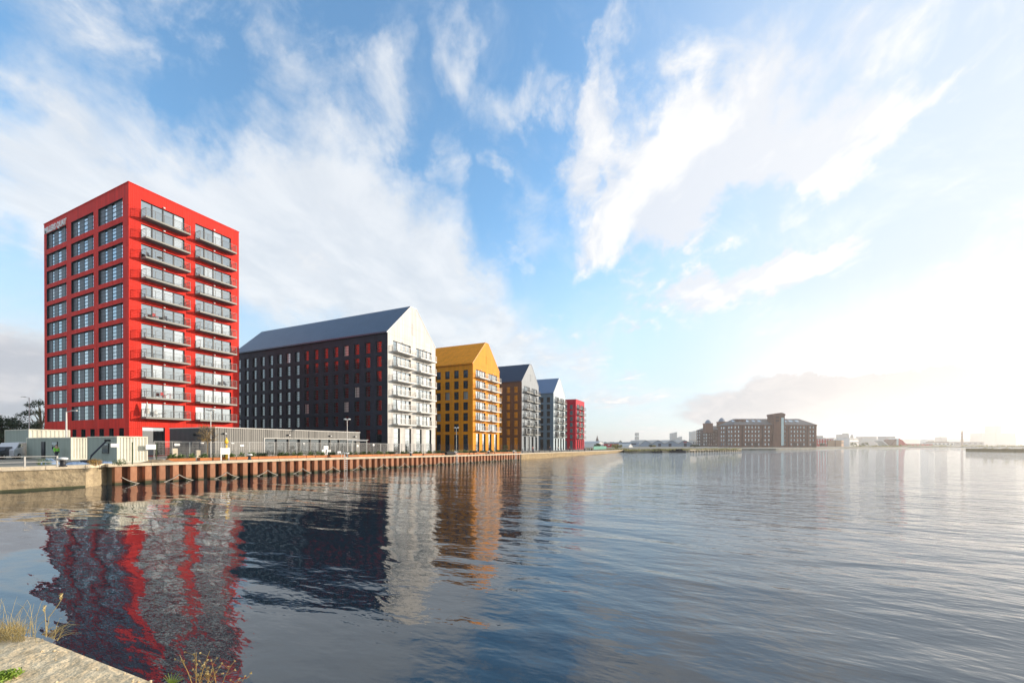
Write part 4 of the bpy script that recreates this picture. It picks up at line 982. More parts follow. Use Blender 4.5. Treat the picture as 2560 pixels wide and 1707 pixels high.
lamp(166, 55, 1034, 'thick grey lamp post with one arm before the red tower', 'right', r=.13)
lamp(73, 75, 999, 'tall lamp post with one arm left of the red tower', 'left', r=.09)

# tall steel mesh fence along the promenade before the gables
b = thing('fence', 'dark wire mesh fence on thin posts before the whitish and ochre gables', 'fence', (0, 0, 0))
pts = [Vector((*on_edge(px, 4.4)[:2], 0)) for px in (972, 1035, 1100, 1170, 1240, 1300)]
q = MB(); npost = 0
for a, c in zip(pts[:-1], pts[1:]):
    n = max(1, round((c - a).length / 2.6)); 
    for k in range(n):
        p = a.lerp(c, k / n); g = gl_(p.x); pm_ = MB(); pm_.box(p.x - .03, p.y - .03, g, p.x + .03, p.y + .03, g + 2.1); pm_.build('post', M['cloth'], b); npost += 1
    t = (c - a); L_ = t.length; t.normalize(); m_ = int(L_ / .25)
    for k in range(m_):
        p = a + t * (k * .25); g = gl_(p.x); q.box(p.x - .004, p.y - .004, g + .05, p.x + .004, p.y + .004, g + 2.05)
    for k in range(8):
        g1, g2 = gl_(a.x) + .1 + k * .27, gl_(c.x) + .1 + k * .27; q.tube([(a.x, a.y, g1), (c.x, c.y, g2)], .005, 3)
q.build('mesh_infill', M['cloth'], b)
b = thing('railing', 'dark post-and-rail railing along the far promenade below the grey and crimson blocks', 'railing', (0, 0, 0))
pts = [Vector((*on_edge(px, 1.0)[:2], 0)) for px in range(1306, 1475, 14)]
for a in pts: q = MB(); q.box(a.x - .05, a.y - .05, gl_(a.x), a.x + .05, a.y + .05, gl_(a.x) + 1.15); q.build('post', M['cloth'], b)
for z in (.55, 1.1):
    q = MB(); q.tube([(p.x, p.y, gl_(p.x) + z) for p in pts], .03, 4); q.build('rail', M['cloth'], b)

# black fenders and tyres at the edge
for px, w_, lab in ((1124, 2.4, 'black rubber fender heap on the coping left of the second ladder'), (1222, 2.6, 'flat black fender lying on the coping before the ochre gable')):
    p = on_edge(px, -.1); q = MB(); h = .7 if px == 1124 else .25
    q.lathe([(.3, -w_ / 2), (.34, -w_ / 4), (.34, w_ / 4), (.3, w_ / 2)], 10); q.v = [(z, y, x * h / .68 + h / 2) for x, y, z in q.v]; tag(q.build('fender', M['tyre'], None, tuple(p), rzAB + .1), lab, 'fender')

# ------------------------------------------------------------------ people
def skin_body(name, verts, edges, radii, m_, parent):
    me = bpy.data.meshes.new(name); me.from_pydata(verts, edges, []); o = bpy.data.objects.new(name, me); COL.objects.link(o)
    o.modifiers.new('s', 'SKIN'); 
    for v, r in zip(me.skin_vertices[0].data, radii): v.radius = (r, r)
    me.skin_vertices[0].data[0].use_root = True
    ss = o.modifiers.new('d', 'SUBSURF'); ss.levels = 1; ss.render_levels = 1
    bpy.context.view_layer.update(); dg = bpy.context.evaluated_depsgraph_get(); m2 = bpy.data.meshes.new_from_object(o.evaluated_get(dg)); bpy.data.objects.remove(o)
    m2.materials.clear(); m2.materials.append(M[m_]); return inst(name, m2, parent)
def person(lab, loc, rz, top, group=None, walk=.15, H=1.74):
    b = thing('person', lab, 'person', loc, rz, group); k = H / 1.74
    V = [(0, 0, .95), (0, 0, 1.15), (0, 0, 1.38), (0, -.0, 1.50), (0, 0, 1.60), (0, -.01, 1.70),
         (.09, 0, .90), (.10, walk, .48), (.10, walk * 1.2, .07), (.10, walk * 1.2 - .14, .03), (-.09, 0, .90), (-.10, -walk * .6, .48), (-.10, -walk, .07), (-.10, -walk - .14, .03),
         (.20, 0, 1.40), (.25, .04, 1.12), (.24, -.08, .88), (.24, -.11, .80), (-.20, 0, 1.40), (-.25, -.02, 1.12), (-.24, -.12, .90), (-.24, -.15, .82)]
    E = [(0, 1), (1, 2), (2, 3), (3, 4), (4, 5), (0, 6), (6, 7), (7, 8), (8, 9), (0, 10), (10, 11), (11, 12), (12, 13), (2, 14), (14, 15), (15, 16), (16, 17), (2, 18), (18, 19), (19, 20), (20, 21)]
    Rr = [.14, .13, .15, .06, .09, .085, .095, .065, .045, .04, .095, .065, .045, .04, .06, .045, .035, .03, .06, .045, .035, .03]
    body = skin_body('body', [(x * k, y * k, z * k) for x, y, z in V], E, Rr, 'skin', b)
    skin_body('trousers', [(x * k, y * k, z * k) for x, y, z in [V[0], V[6], V[7], V[8], V[10], V[11], V[12]]], [(0, 1), (1, 2), (2, 3), (0, 4), (4, 5), (5, 6)], [.155, .11, .085, .075, .11, .085, .075], 'cloth', b)
    skin_body('jacket', [(x * k, y * k, z * k) for x, y, z in [V[1], V[0], V[2], V[14], V[15], V[16], V[18], V[19], V[20]]], [(0, 1), (0, 2), (2, 3), (3, 4), (4, 5), (2, 6), (6, 7), (7, 8)], [.15, .16, .17, .075, .06, .05, .075, .06, .05], top, b)
    skin_body('hair', [(0, .02, 1.66 * k), (0, .03, 1.74 * k)], [(0, 1)], [.10, .085], 'hair', b)
    skin_body('shoe', [(V[8][0], V[8][1], .05), (V[9][0], V[9][1], .04)], [(0, 1)], [.055, .05], 'black', b); skin_body('shoe', [(V[12][0], V[12][1], .05), (V[13][0], V[13][1], .04)], [(0, 1)], [.055, .05], 'black', b)
    return b
person('person in bright green hi-vis jacket standing at the site cabin doorway', tuple(at(141, 47.3, 1.87)), .3, 'hivis')
i = 0
for px, back, top, lab in ((1332, 2.5, 'clothr', 'person in a red jacket on the promenade before the pale grey gable'), (1375, 2.2, 'cloth', 'person in dark clothes on the promenade below the blue-grey side wall'), (1395, 3., 'clothw', 'person in a pale coat before the white gable'), (1424, 2.3, 'clothr', 'person in red on the promenade right of the white gable'), (1462, 2.2, 'clothw', 'person in a pale coat at the right end of the crimson block'), (1479, 2.0, 'clothw', 'person in a pale coat beside the teal hoarding')):
    p = on_edge(px, back); person(lab, tuple(p), i * 1.3, top, 'people walking on the far promenade'); i += 1

# ------------------------------------------------------------------ foreground quay stone
SZ = EYE - 1.62
def fz(px, py): p = on_z(px, py, SZ); return p
A_, B_ = fz(105, 1588), fz(413, 1707); dAB2 = (B_ - A_).normalized(); L0 = fz(40, 1584); dl = (fz(-300, 1578) - L0).normalized()
edge = [L0 + dl * 40, L0 + dl * 4, L0, fz(75, 1584), A_]
for k in range(1, 60): edge.append(A_ + dAB2 * (.12 * k))
edge.append(A_ + dAB2 * 40)
q = MB(); R = random.Random(2); n0 = 0
back = Vector((-RT.x * 0 - FW.x * 40, -FW.y * 40, 0))
rows = []
inn = (Matrix.Rotation(-math.pi / 2, 3, 'Z') @ dAB2)
if inn.dot(CAM - A_) < 0: inn = -inn
for j, off in enumerate((0, .02, .06, .15, .3, .5, .8, 1.2, 1.7, 2.4, 4, 40)):
    row = []
    for i_, e in enumerate(edge):
        dirn = inn if i_ >= 4 else (-FW * .9 + inn * .3 if i_ > 1 else -FW)
        dirn = dirn.normalized(); z = SZ + (-.035 if j == 0 else -.01 if j == 1 else R.uniform(-.012, .006) if j < 10 else 0)
        p = e + dirn * off; row.append((p.x + (R.uniform(-.008, .008) if j == 0 else 0), p.y + (R.uniform(-.008, .008) if j == 0 else 0), z))
    rows.append(row)
for j in range(len(rows) - 1):
    for i_ in range(len(edge) - 1): q.quad(rows[j][i_], rows[j][i_ + 1], rows[j + 1][i_ + 1], rows[j + 1][i_])
for i_ in range(len(edge) - 1):
    a, b_ = rows[0][i_], rows[0][i_ + 1]; q.quad((a[0], a[1], -1), (b_[0], b_[1], -1), b_, a)
M['fstone'] = mat('pitted_sandstone', (.78, .64, .42), .9, col2=(.50, .38, .22), vscale=9, bump=.03, bscale=22, sc=(1, 1, 1))
o = q.build('quay_edge_stone', M['fstone']); tag(o, 'pitted pale stone quay edge in the bottom left foreground', 'stone edge')
q = MB(); R = random.Random(41); o0 = fz(150, 1640)
for k in range(46):
    p = A_ + dAB2 * R.uniform(-.3, 2.2) + inn * (R.random() ** 1.6 * 1.2 + .03) - o0; r_ = R.uniform(.004, .013); q.lathe([(r_ * .6, -.01), (r_, r_ * .3), (r_ * .7, r_ * .8), (r_ * .2, r_)], 6, (p.x, p.y, .004))
tag(q.build('gravel', M['fstone'], None, tuple(o0)), 'loose grit scattered on the foreground stone', kind='stuff')
# weeds growing at the foreground edge
def stem(mb, p, pts, r=.0022): mb.tube([Vector(p) + Vector(v) for v in pts], r, 4, r1=r * .5)
def P3(a, b_, c): return RT * a + FW * b_ + UP * c
gq = MB(); R = random.Random(11); base = fz(20, 1588)
for k in range(620):
    px = R.uniform(-90, 62) + (R.random() < .2) * 30; py = R.uniform(1574, 1606); p = fz(px, py); h = R.uniform(.03, .13); a = R.gauss(0, .05); gq.tube([p - base, p - base + P3(a * .4, 0, h * .6), p - base + P3(a, R.gauss(0, .02), h)], .0016, 3, r1=.0005)
for k in range(34):
    px = R.uniform(-30, 95); p = fz(px, R.uniform(1578, 1592)); h = R.uniform(.12, .34); a = R.gauss(.04, .09)
    gq.tube([p - base, p - base + P3(a * .25, 0, h * .5), p - base + P3(a * .7, .01, h * .85), p - base + P3(a * 1.1, .01, h)], .0016, 4, r1=.0006)
tag(gq.build('grass_tuft', M['dry'], None, tuple(base)), 'pale golden dry grass tuft at the left end of the foreground stone', 'grass tuft', kind=None)
gq = MB(); base = fz(115, 1592)
for k in range(26):
    px = R.uniform(104, 145); py = 1588 + (px - 105) * .386; p = fz(px, py - 2); a = R.uniform(.02, .22); h = R.uniform(.04, .2) * (1.2 - a * 2)
    gq.tube([p - base, p - base + P3(a * .3, 0, h * .6), p - base + P3(a * .7, 0, h * .95), p - base + P3(a, 0, h * .9)], .0018, 4, r1=.0006)
for (dx, h) in ((-.01, .24), (.13, .34)):
    gq.tube([(0, 0, 0), P3(dx * .2, 0, h * .5), P3(dx * .8, 0, h * .8), P3(dx * 1.1, 0, h)], .003, 5, r1=.0015); leaves(gq, P3(dx * 1.0, 0, h), (.012, .012, .03), 30, .009, seed=3)
tag(gq.build('grass_tuft', M['dry'], None, tuple(base)), 'spray of long dry seed stalks beside the corner of the foreground stone', 'grass tuft')
def weed(px, py, hgt, spread, sd, lab, mt_='bark'):
    p = on_z(px, py, SZ - .12); g = MB(); R = random.Random(sd); hs = []
    for k in range(4):
        a = R.gauss(0, spread); h = hgt * R.uniform(.6, 1.05); top = P3(a, R.gauss(0, .03), h); g.tube([(0, 0, 0), tuple(top * .5 + P3(0, 0, .02)), tuple(top)], .0028, 4, r1=.001)
        for j in range(4):
            s = top * R.uniform(.5, .95); e = s + P3(R.gauss(0, .035), 0, R.uniform(.02, .06)); g.tube([tuple(s), tuple(e)], .0014, 3, r1=.0008); f = MB(); leaves(f, e, (.006, .006, .006), 9, .006, seed=R.randint(0, 999)); hs.append(f)
    o = thing('dried_flower', lab, 'weed', tuple(p)); g.build('stem', M['leafy'], o); [f.build('seed_head', M['dry'], o) for f in hs]
weed(490, 1735, .30, .05, 1, 'dried flower stalk with small seed heads, left one at the bottom edge')
weed(545, 1740, .24, .10, 2, 'dried forked stalk with seed heads, right one at the bottom edge')
weed(515, 1745, .20, .05, 3, 'short thin bare stalk between the two dried flowers')
p = on_z(428, 1712, SZ - .05); g = MB()
for k in range(9):
    a = k / 9 * 3.3 - .1; e = P3(math.cos(a) * .075, .02, .03 + abs(math.sin(a)) * .05)
    for j in range(1, 9):
        s = Vector(e) * (j / 9); l_ = .012 * (1.1 - j / 9); g.poly([s, s + P3(l_ * .4, 0, l_), s + P3(l_, 0, .002)]); g.poly([s, s + P3(-l_ * .4, 0, l_), s + P3(-l_, 0, .002)])
    g.tube([(0, 0, 0), tuple(e)], .001, 3)
M['fern'] = mat('bright_fern', (.20, .30, .03), .6); tag(g.build('fern', M['fern'], None, tuple(p)), 'small bright green fern at the foreground stone edge', 'fern')
p = fz(8, 1697); g = MB(); leaves(g, (0, 0, .02), (.10, .08, .03), 500, .012, seed=8); tag(g.build('moss_patch', M['fern'], None, tuple(p)), 'bright green moss patch on the foreground stone', 'moss')

# ------------------------------------------------------------------ far shore (local frames: x to the right, y away, z up)
RZV = HEAD - math.pi / 2
def fz0(px, D, z=1.2): return tuple(at(px, D, z))
def fx(px, px0, D): return (px - px0) / F_PX * D
def FZ(py, D, z0=1.2, px=1280): return EYE - z0 + (1109.93 + .0013 * (px - 1280) - py) / F_PX * D
M.update(
    brick=mat('old_red_brick', (.25, .125, .085), .9, col2=(.18, .10, .075), vscale=.12, streak=.25),
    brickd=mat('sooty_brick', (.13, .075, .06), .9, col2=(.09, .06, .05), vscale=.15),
    roofs=mat('slate_roof', (.17, .15, .14), .7, var=.15, vscale=.2),
    lead=mat('lead_dome', (.16, .21, .28), .5), sglass=glass('stair_glass', (.10, .25, .25), .35, share=0),
    shed=mat('blue_grey_shed', (.30, .37, .46), .6, var=.08, vscale=.05), shedl=mat('pale_shed', (.55, .55, .53), .6), shedroof=mat('shed_roof', (.42, .40, .36), .6),
    red2=mat('red_render', (.50, .03, .03), .6), scrub=mat('scrubby_grass', (.46, .38, .14), .9, col2=(.26, .26, .09), vscale=.15),
    city=mat('distant_concrete', (.22, .24, .27), .8, var=.1, vscale=.01), cityg=mat('distant_glass', (.15, .24, .30), .4, var=.2, vscale=.02),
    hill=mat('distant_hill', (.10, .13, .12), .9, var=.2, vscale=.003), sand=mat('pale_brick', (.50, .30, .18), .8))
def roofhip(q, x0, y0, x1, y1, z, h, inset, mi=0, o=.4):
    a = [(x0 - o, y0 - o, z), (x1 + o, y0 - o, z), (x1 + o, y1 + o, z), (x0 - o, y1 + o, z)]; ym = (y0 + y1) / 2; r = [(x0 + inset, ym - 3, z + h), (x1 - inset, ym - 3, z + h), (x1 - inset, ym + 3, z + h), (x0 + inset, ym + 3, z + h)]
    for i in range(4): j = (i + 1) % 4; q.quad(a[i], a[j], r[j], r[i], mi)
    q.quad(*r, mi); q.quad(*a[::-1], mi)
def brick_block(px0, D, px1, deep, eave_py, cols, slots, lab, rows, lit='brick', hip=7):
    b = thing('brick_warehouse', lab, 'brick warehouse', fz0(px0, D), RZV); W_ = fx(px1, px0, D); z1 = FZ(eave_py, D, px=px0); f = MB(); n = MB(); ops = []
    sh = (z1 - 1.0) / rows
    for c in cols:
        x = fx(c, px0, D)
        for r in range(rows): ops.append((x - .75, x + .75, .8 + r * sh + .9, .8 + r * sh + .9 + min(2.1, sh * .62)))
    for c in slots: x = fx(c, px0, D); ops.append((x - .6, x + .6, .5, z1 - 1.2))
    facade(f, W_, -1.5, z1, ops, .5)
    for X in (0, W_):
        s = [(X, 0, -1.5), (X, deep, -1.5), (X, deep, z1), (X, 0, z1)]; f.quad(*(s if X else s[::-1]), 0)
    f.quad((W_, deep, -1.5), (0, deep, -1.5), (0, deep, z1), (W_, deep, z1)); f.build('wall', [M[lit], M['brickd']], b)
    wm = MB(); wm.quad((.05, .4, .05), (1.45, .4, .05), (1.45, .4, 2.0), (.05, .4, 2.0)); wm.box(.72, .34, 0, .78, .39, 2.05, 1); wm_ = wm.mesh('window', [M['glassb'], M['wht']])
    sm_ = MB(); sm_.box(0, .3, 0, 1.2, .45, z1 - 1.7); sm_ = sm_.mesh('loading_slot', M['brickd'])
    cnt_ = 0
    for a, c, d, e in ops:
        if c - a > 1.3: inst('window', wm_, b, (a, 0, d), 0, (1, 1, (e - d) / 2.05))
        else: inst('loading_slot', sm_, b, (a, 0, d))
    # side windows on the left gable
    r = MB(); roofhip(r, 0, 0, W_, deep, z1 + .01, hip, 9); r.build('roof', M['roofs'], b)
    cr = MB(); cr.box(-.3, -.35, z1 - .9, W_ + .3, -.01, z1 - .02); cr.build('cornice', M[lit], b)
    return b, W_, z1
colsA = [1720 + z * .15306 for z in (775, 830, 942, 996, 1050, 1105, 1160, 1265, 1325, 1585, 1690, 1742, 1795, 1847, 1898, 2000, 2050)]
slotsA = [1720 + z * .15306 for z in (885, 1212, 1640, 1948)]
D = 400
b, WA, zA = brick_block(1832.5, D, 2041.5, 30, 1061.5, colsA, slotsA, 'large hip-roofed brick warehouse with tall square tower on the far side of the dock', 5, hip=6.5)
X0 = 1832.5
def side_windows(b, px0, D, pxs, rows, z1, slot=()):
    Xw = (px0 - 1280) / F_PX * D; sh = (z1 - 1.0) / rows
    for px_ in list(pxs) + list(slot):
        y = Xw * F_PX / (px_ - 1280) - D; w2 = MB()
        if px_ in slot: w2.box(-.05, y - .9, .5, -.001, y + .9, z1 - 1.2); w2.build('loading_slot', M['brickd'], b); continue
        for r in range(rows):
            w2 = MB(); z = .8 + r * sh + .9; w2.quad((-.03, y + 1.1, z), (-.03, y - 1.1, z), (-.03, y - 1.1, z + 2.0), (-.03, y + 1.1, z + 2.0)); w2.build('window', M['glassb'], b)
side_windows(b, X0, D, (1803.5, 1809.5, 1822.3, 1829), 5, zA, (1816.2,))
tx0, tx1 = fx(1930.5, X0, D), fx(1958.3, X0, D); tz = FZ(1035, D, px=1940)
q = MB(); q.box(tx0, -2.0, -1.5, tx1, 8, tz - 1.61); q.box(tx0 - .35, -2.35, tz - 1.6, tx1 + .35, 8.35, tz); 
q.poly([(tx0 - .5, -2.5, tz), (tx1 + .5, -2.5, tz), ((tx0 + tx1) / 2 + 2, -2.5, tz + 1.3)]); q.poly([(tx0 - .5, 8.5, tz), ((tx0 + tx1) / 2 + 2, 8.5, tz + 1.3), (tx1 + .5, 8.5, tz)]); q.quad((tx0 - .5, -2.5, tz), ((tx0 + tx1) / 2 + 2, -2.5, tz + 1.3), ((tx0 + tx1) / 2 + 2, 8.5, tz + 1.3), (tx0 - .5, 8.5, tz)); q.quad((tx1 + .5, 8.5, tz), ((tx0 + tx1) / 2 + 2, 8.5, tz + 1.3), ((tx0 + tx1) / 2 + 2, -2.5, tz + 1.3), (tx1 + .5, -2.5, tz))
q.build('tower', M['brick'], b)
ga, gc = fx(1949, X0, D), fx(1955.5, X0, D); q = MB(); q.box(ga, -2.3, 1.5, gc, -2.01, tz - 3.5); q.build('stair_glazing', M['sglass'], b)
for py0 in (1040, 1048): q = MB(); q.box(fx(1936, X0, D), -2.1, FZ(py0 + 5, D), fx(1944, X0, D), -2.01, FZ(py0, D)); q.build('tower_panel', M['brickd'], b)
q = MB(); q.box(fx(1848.5, X0, D), 6, zA, fx(1873.5, X0, D), 13, FZ(1047, D)); q.build('rooftop_box', M['brick'], b)
for z0_, z1_ in ((770, 812), (875, 935), (990, 1050), (1110, 1155), (1200, 1255), (1615, 1680), (1720, 1785), (1820, 1880)):
    xa, xb = fx(1720 + z0_ * .15306, X0, D), fx(1720 + z1_ * .15306, X0, D); q = MB(); s = 6.5 / 12.4; zc_ = zA + .15
    q.quad((xa, 5, zc_ + 5.4 * s + .1), (xb, 5, zc_ + 5.4 * s + .1), (xb, 8.5, zc_ + 8.9 * s + .1), (xa, 8.5, zc_ + 8.9 * s + .1)); q.build('rooflight', M['glassb'], b)
for z0_ in (1000, 1110, 1745, 1850, 2050): x = fx(1720 + z0_ * .15306, X0, D); q = MB(); q.box(x - 1.6, -.2, -.5, x + 1.6, -.01, 4.2); q.build('doorway', M['brickd'], b)
colsB = [1720 + z * .15306 for z in (350, 385, 425, 460, 500)]
D2 = 500
b2, WB, zB = brick_block(1770, D2, 1825, 32, 1073.5, colsB, [], 'darker brick warehouse with two blue turrets, left of the towered one', 5, 'brickd', hip=5)
side_windows(b2, 1770, D2, (1743.7, 1749, 1760, 1766), 5, zB, (1754.4,))
for pxc, top in ((1773, 1048), (1807.5, 1043)):
    x = fx(pxc, 1770, D2); w_ = fx(1779.5, 1770.5, D2) * .95; zt = FZ(1057, D2) if pxc < 1790 else FZ(1053, D2); q = MB(); q.box(x - w_, -.6, zB - 4, x + w_, 2 * w_ - .6, zt); q.box(x - w_ - .3, -.9, zt - .8, x + w_ + .3, 2 * w_ - .3, zt + .01); q.build('turret', M['brick'], b2)
    q = MB(); q.lathe([(w_ * .95, 0), (w_ * .75, (FZ(top, D2) - zt) * .5), (w_ * .4, (FZ(top, D2) - zt) * .9), (.2, FZ(top, D2) - zt)], 8, (x, w_ - .6, zt)); q.build('turret_roof', M['lead'], b2)

# blue-grey distribution shed with wavy gables
D = 520; px0 = 1597
b = thing('storage_shed', 'big pale blue-grey shed with four low gables left of the brick warehouses', 'shed', fz0(px0, D), RZV)
pks = [1597, 1613, 1629, 1645, 1661, 1679, 1695, 1711, 1730.5]; top = []
for i, p in enumerate(pks): top.append((fx(p, px0, D), FZ(1108 if i % 2 == 0 else 1099.5, D, px=p)))
top[0] = (0, FZ(1112, D)); q = MB(); W_ = top[-1][0]
pts = [(0, -1)] + top + [(W_, -1)]
for (xa, za), (xb, zb) in zip(top[:-1], top[1:]):
    q.quad((xa, 0, -1), (xb, 0, -1), (xb, 0, zb), (xa, 0, za)); 
q.quad((0, 60, -1), (0, 0, -1), (0, 0, top[0][1]), (0, 60, top[0][1])); q.quad((W_, 0, -1), (W_, 60, -1), (W_, 60, top[-1][1]), (W_, 0, top[-1][1])); q.build('wall', M['shed'], b)
q = MB()
for (xa, za), (xb, zb) in zip(top[:-1], top[1:]): q.quad((xa, -.6, za + .05), (xb, -.6, zb + .05), (xb, 60, zb + .05), (xa, 60, za + .05)); q.quad((xb, -.6, zb - .5), (xb, -.6, zb + .05), (xa, -.6, za + .05), (xa, -.6, za - .5))
q.build('roof', M['shedroof'], b)
for p in (1649, 1675, 1713): x = fx(p, px0, D); q = MB(); q.box(x - 1.8, -.2, -.5, x + 1.8, -.01, 3.6); q.build('loading_door', M['navy'], b)
q = MB(); x = fx(1713, px0, D); q.box(x - 2, -.2, FZ(1106, D), x + 2, -.01, FZ(1103.5, D)); q.build('sign', M['red2'], b)
def box_building(name, lab, cat, px0, px1, D, top, deep, wallm, roofm=None, base=-.8, pitched=0, nwin=0, winm='navy', rows=1, z0=1.2, turn=None):
    b = thing(name, lab, cat, fz0(px0, D), RZV + math.radians(38 if (wallm in ('wht', 'sand') or turn) and D < 1000 else 0)); W_ = fx(px1, px0, D); h = FZ(top, D, px=px0); ops = []
    if nwin:
        for r in range(rows):
            zc_ = h * (.2 + .8 * (r + .35) / rows) if rows > 1 else h * .45; hh = h * .5 / max(rows, 1.6)
            for k in range(nwin): xa = W_ * (k + .25) / nwin; ops.append((xa, xa + W_ * .5 / nwin, zc_, zc_ + hh))
    f = MB(); facade(f, W_, base, h, ops, .3); f.quad((0, deep, base), (0, 0, base), (0, 0, h), (0, deep, h)); f.quad((W_, 0, base), (W_, deep, base), (W_, deep, h), (W_, 0, h)); f.quad((W_, deep, base), (0, deep, base), (0, deep, h), (W_, deep, h))
    if pitched: f.poly([(0, 0, h), (W_, 0, h), (W_ / 2, 0, h + pitched)]); f.poly([(0, deep, h), (W_ / 2, deep, h + pitched), (W_, deep, h)])
    f.build('wall', [M[wallm], M['frame']], b)
    r = MB()
    if pitched: r.quad((-.3, -.3, h - .1), (W_ / 2, -.3, h + pitched + .1), (W_ / 2, deep, h + pitched + .1), (-.3, deep, h - .1)); r.quad((W_ / 2, -.3, h + pitched + .1), (W_ + .3, -.3, h - .1), (W_ + .3, deep, h - .1), (W_ / 2, deep, h + pitched + .1))
    else: r.box(-.2, -.2, h, W_ + .2, deep + .2, h + .3)
    r.build('roof', M[roofm or wallm], b)
    for i, (a, c, d, e) in enumerate(ops[:90]): q = MB(); q.quad((a, .2, d), (c, .2, d), (c, .2, e), (a, .2, e)); q.build('window', M['glass'] if winm == 'glass' else M[winm], b)
    return b
box_building('shed', 'long low grey shed with pale roof right of the crimson block', 'shed', 1462, 1503, 400, 1106, 30, 'shed', 'shedl')
box_building('white_building', 'small white gabled industrial building beside the long low shed', 'industrial building', 1496, 1517, 380, 1107, 25, 'wht', 'shedl', pitched=1.6)
box_building('industrial_building', 'white building with red end strips between the white gable and blue shed', 'industrial building', 1517, 1548, 380, 1109, 20, 'red2', 'shedl', nwin=3, winm='wht')
box_building('shed', 'low blue-grey shed with sloping roof left of the big gabled shed', 'shed', 1546, 1597, 480, 1105.5, 40, 'shed', 'shed', nwin=2)
box_building('white_house', 'tiny white gabled building before the blue-grey sheds', 'house', 1572, 1588, 360, 1114, 12, 'wht', 'shedl', pitched=1.8)
box_building('house', 'small cream house squeezed between the big shed and the brick warehouses', 'house', 1731.5, 1740, 560, 1101, 12, 'shedl', 'sand', nwin=2)
for px0_, px1_, D_, t_, lab in ((1679, 1692.5, 1900, 1080.5, 'tall curved glass tower on the skyline, left one'), (1697, 1705, 2000, 1091, 'short glass tower between the two taller ones on the skyline'), (1728, 1740, 1900, 1077, 'glass tower on the skyline just left of the brick warehouses')):
    b = box_building('office_tower', lab, 'office tower', px0_, px1_, D_, t_ + 2, 25, 'cityg', nwin=4, rows=6, winm='city')
    q = MB(); W_ = fx(px1_, px0_, D_); h = FZ(t_ + 2, D_, px=px0_); q.poly([(W_ * .3, 0, h + .3), (W_, 0, h + .3), (W_, 0, h + 5)]); q.poly([(W_ * .3, 25, h + .3), (W_, 25, h + 5), (W_, 25, h + .3)]); q.quad((W_ * .3, 0, h + .3), (W_, 0, h + 5), (W_, 25, h + 5), (W_ * .3, 25, h + .3)); q.quad((W_, 0, h + .3), (W_, 25, h + .3), (W_, 25, h + 5), (W_, 0, h + 5)); q.build('crown', M['cityg'], b)
# church spire and mast
D = 900; b = thing('church', 'dark church spire rising behind the low sheds', 'church', fz0(1493, D), RZV); q = MB(); h = FZ(1099, D); w_ = 2.6; q.box(-w_, -w_, 0, w_, w_, h); q.build('tower', M['brickd'], b)
q = MB(); q.lathe([(w_ * 1.1, h), (w_ * .55, h + (FZ(1088, D) - h) * .45), (.1, FZ(1087, D))], 8); q.build('spire', M['brickd'], b)
D = 520; b = thing('telecom_mast', 'slim telecom mast with a cluster of antennas above the blue sheds', 'mast', fz0(1592, D), RZV); q = MB(); h = FZ(1081, D)
for a in range(3): q.tube([(1.1 * math.cos(a * 2.1), 1.1 * math.sin(a * 2.1), 0), (.35 * math.cos(a * 2.1), .35 * math.sin(a * 2.1), h)], .13, 4)
for k in range(9): q.tube([(.8 * (1 - k / 14), 0, h * k / 9), (-.4 * (1 - k / 14), .5, h * (k + 1) / 9)], .08, 4)
q.build('lattice', M['steel'], b); q = MB()
for a in range(6): x, y = 2.1 * math.cos(a * 1.05), 2.1 * math.sin(a * 1.05); q.box(x - .35, y - .3, h - 9, x + .35, y + .3, h - 5); q.box(x - .35, y - .3, h - 4, x + .35, y + .3, h)
q.tube([(-2.1, 0, h - 5), (2.1, 0, h - 5)], .15, 4); q.tube([(0, -2.1, h - 2), (0, 2.1, h - 2)], .15, 4); q.build('antenna_cluster', M['steel'], b)
# teal hoarding, barges, jetty
pa, pb = on_edge(1484, 3), on_edge(1516, 3); t = pb - pa; b = thing('hoarding', 'teal site hoarding at the far end of the promenade', 'hoarding', tuple(pa), math.atan2(t.y, t.x))
q = MB(); q.box(0, 0, .5, t.length, .06, 1.75); q.build('panel', M['teal'], b)
for k in range(6): q = MB(); x = t.length * k / 5; q.box(x - .05, .061, 0, x + .05, .14, 1.8); q.build('post', M['steel'], b)
for px_, w_, lab in ((1644, 26, 'low black barge moored at the far bank'), (1696, 40, 'longer black pontoon with rusty clutter moored beside the jetty')):
    p = on_z(px_, 1131.0, 0); b = thing('barge', lab, 'barge', (p.x, p.y, 0), RZV); L_ = fx(px_ + w_ / 2, px_ - w_ / 2, depth_of(p)); q = MB(); q.prism([(-L_ / 2, -1.5), (L_ / 2 - .8, -1.5), (L_ / 2, 0), (L_ / 2 - .8, 1.5), (-L_ / 2, 1.5)], -.4, .95); q.build('hull', M['black'], b)
    q = MB(); R = random.Random(px_)
    for k in range(8): x = R.uniform(-L_ / 2.3, L_ / 2.5); q.box(x, -1.2, .951, x + R.uniform(.2, .7), .8, 1.2 + R.random() * .6)
    q.build('deck_gear', M['tyre'], b)
pa = on_z(1718, 1130.0, 0); pb = on_z(1848, 1127.3, 0); t = (pb - pa); L_ = t.length; t.normalize(); b = thing('jetty', 'long low concrete jetty on piers with dry grass on top', 'jetty', (pa.x, pa.y, 0), math.atan2(t.y, t.x))
q = MB(); q.box(0, -1.4, .75, L_, 2, 1.25); q.build('deck', M['coping'], b)
for k in range(22): q = MB(); x = L_ * k / 21; q.box(max(0, x - .5), -1.0, -.5, min(L_, x + .5), -.2, .749); q.build('pier', M['coping'], b)
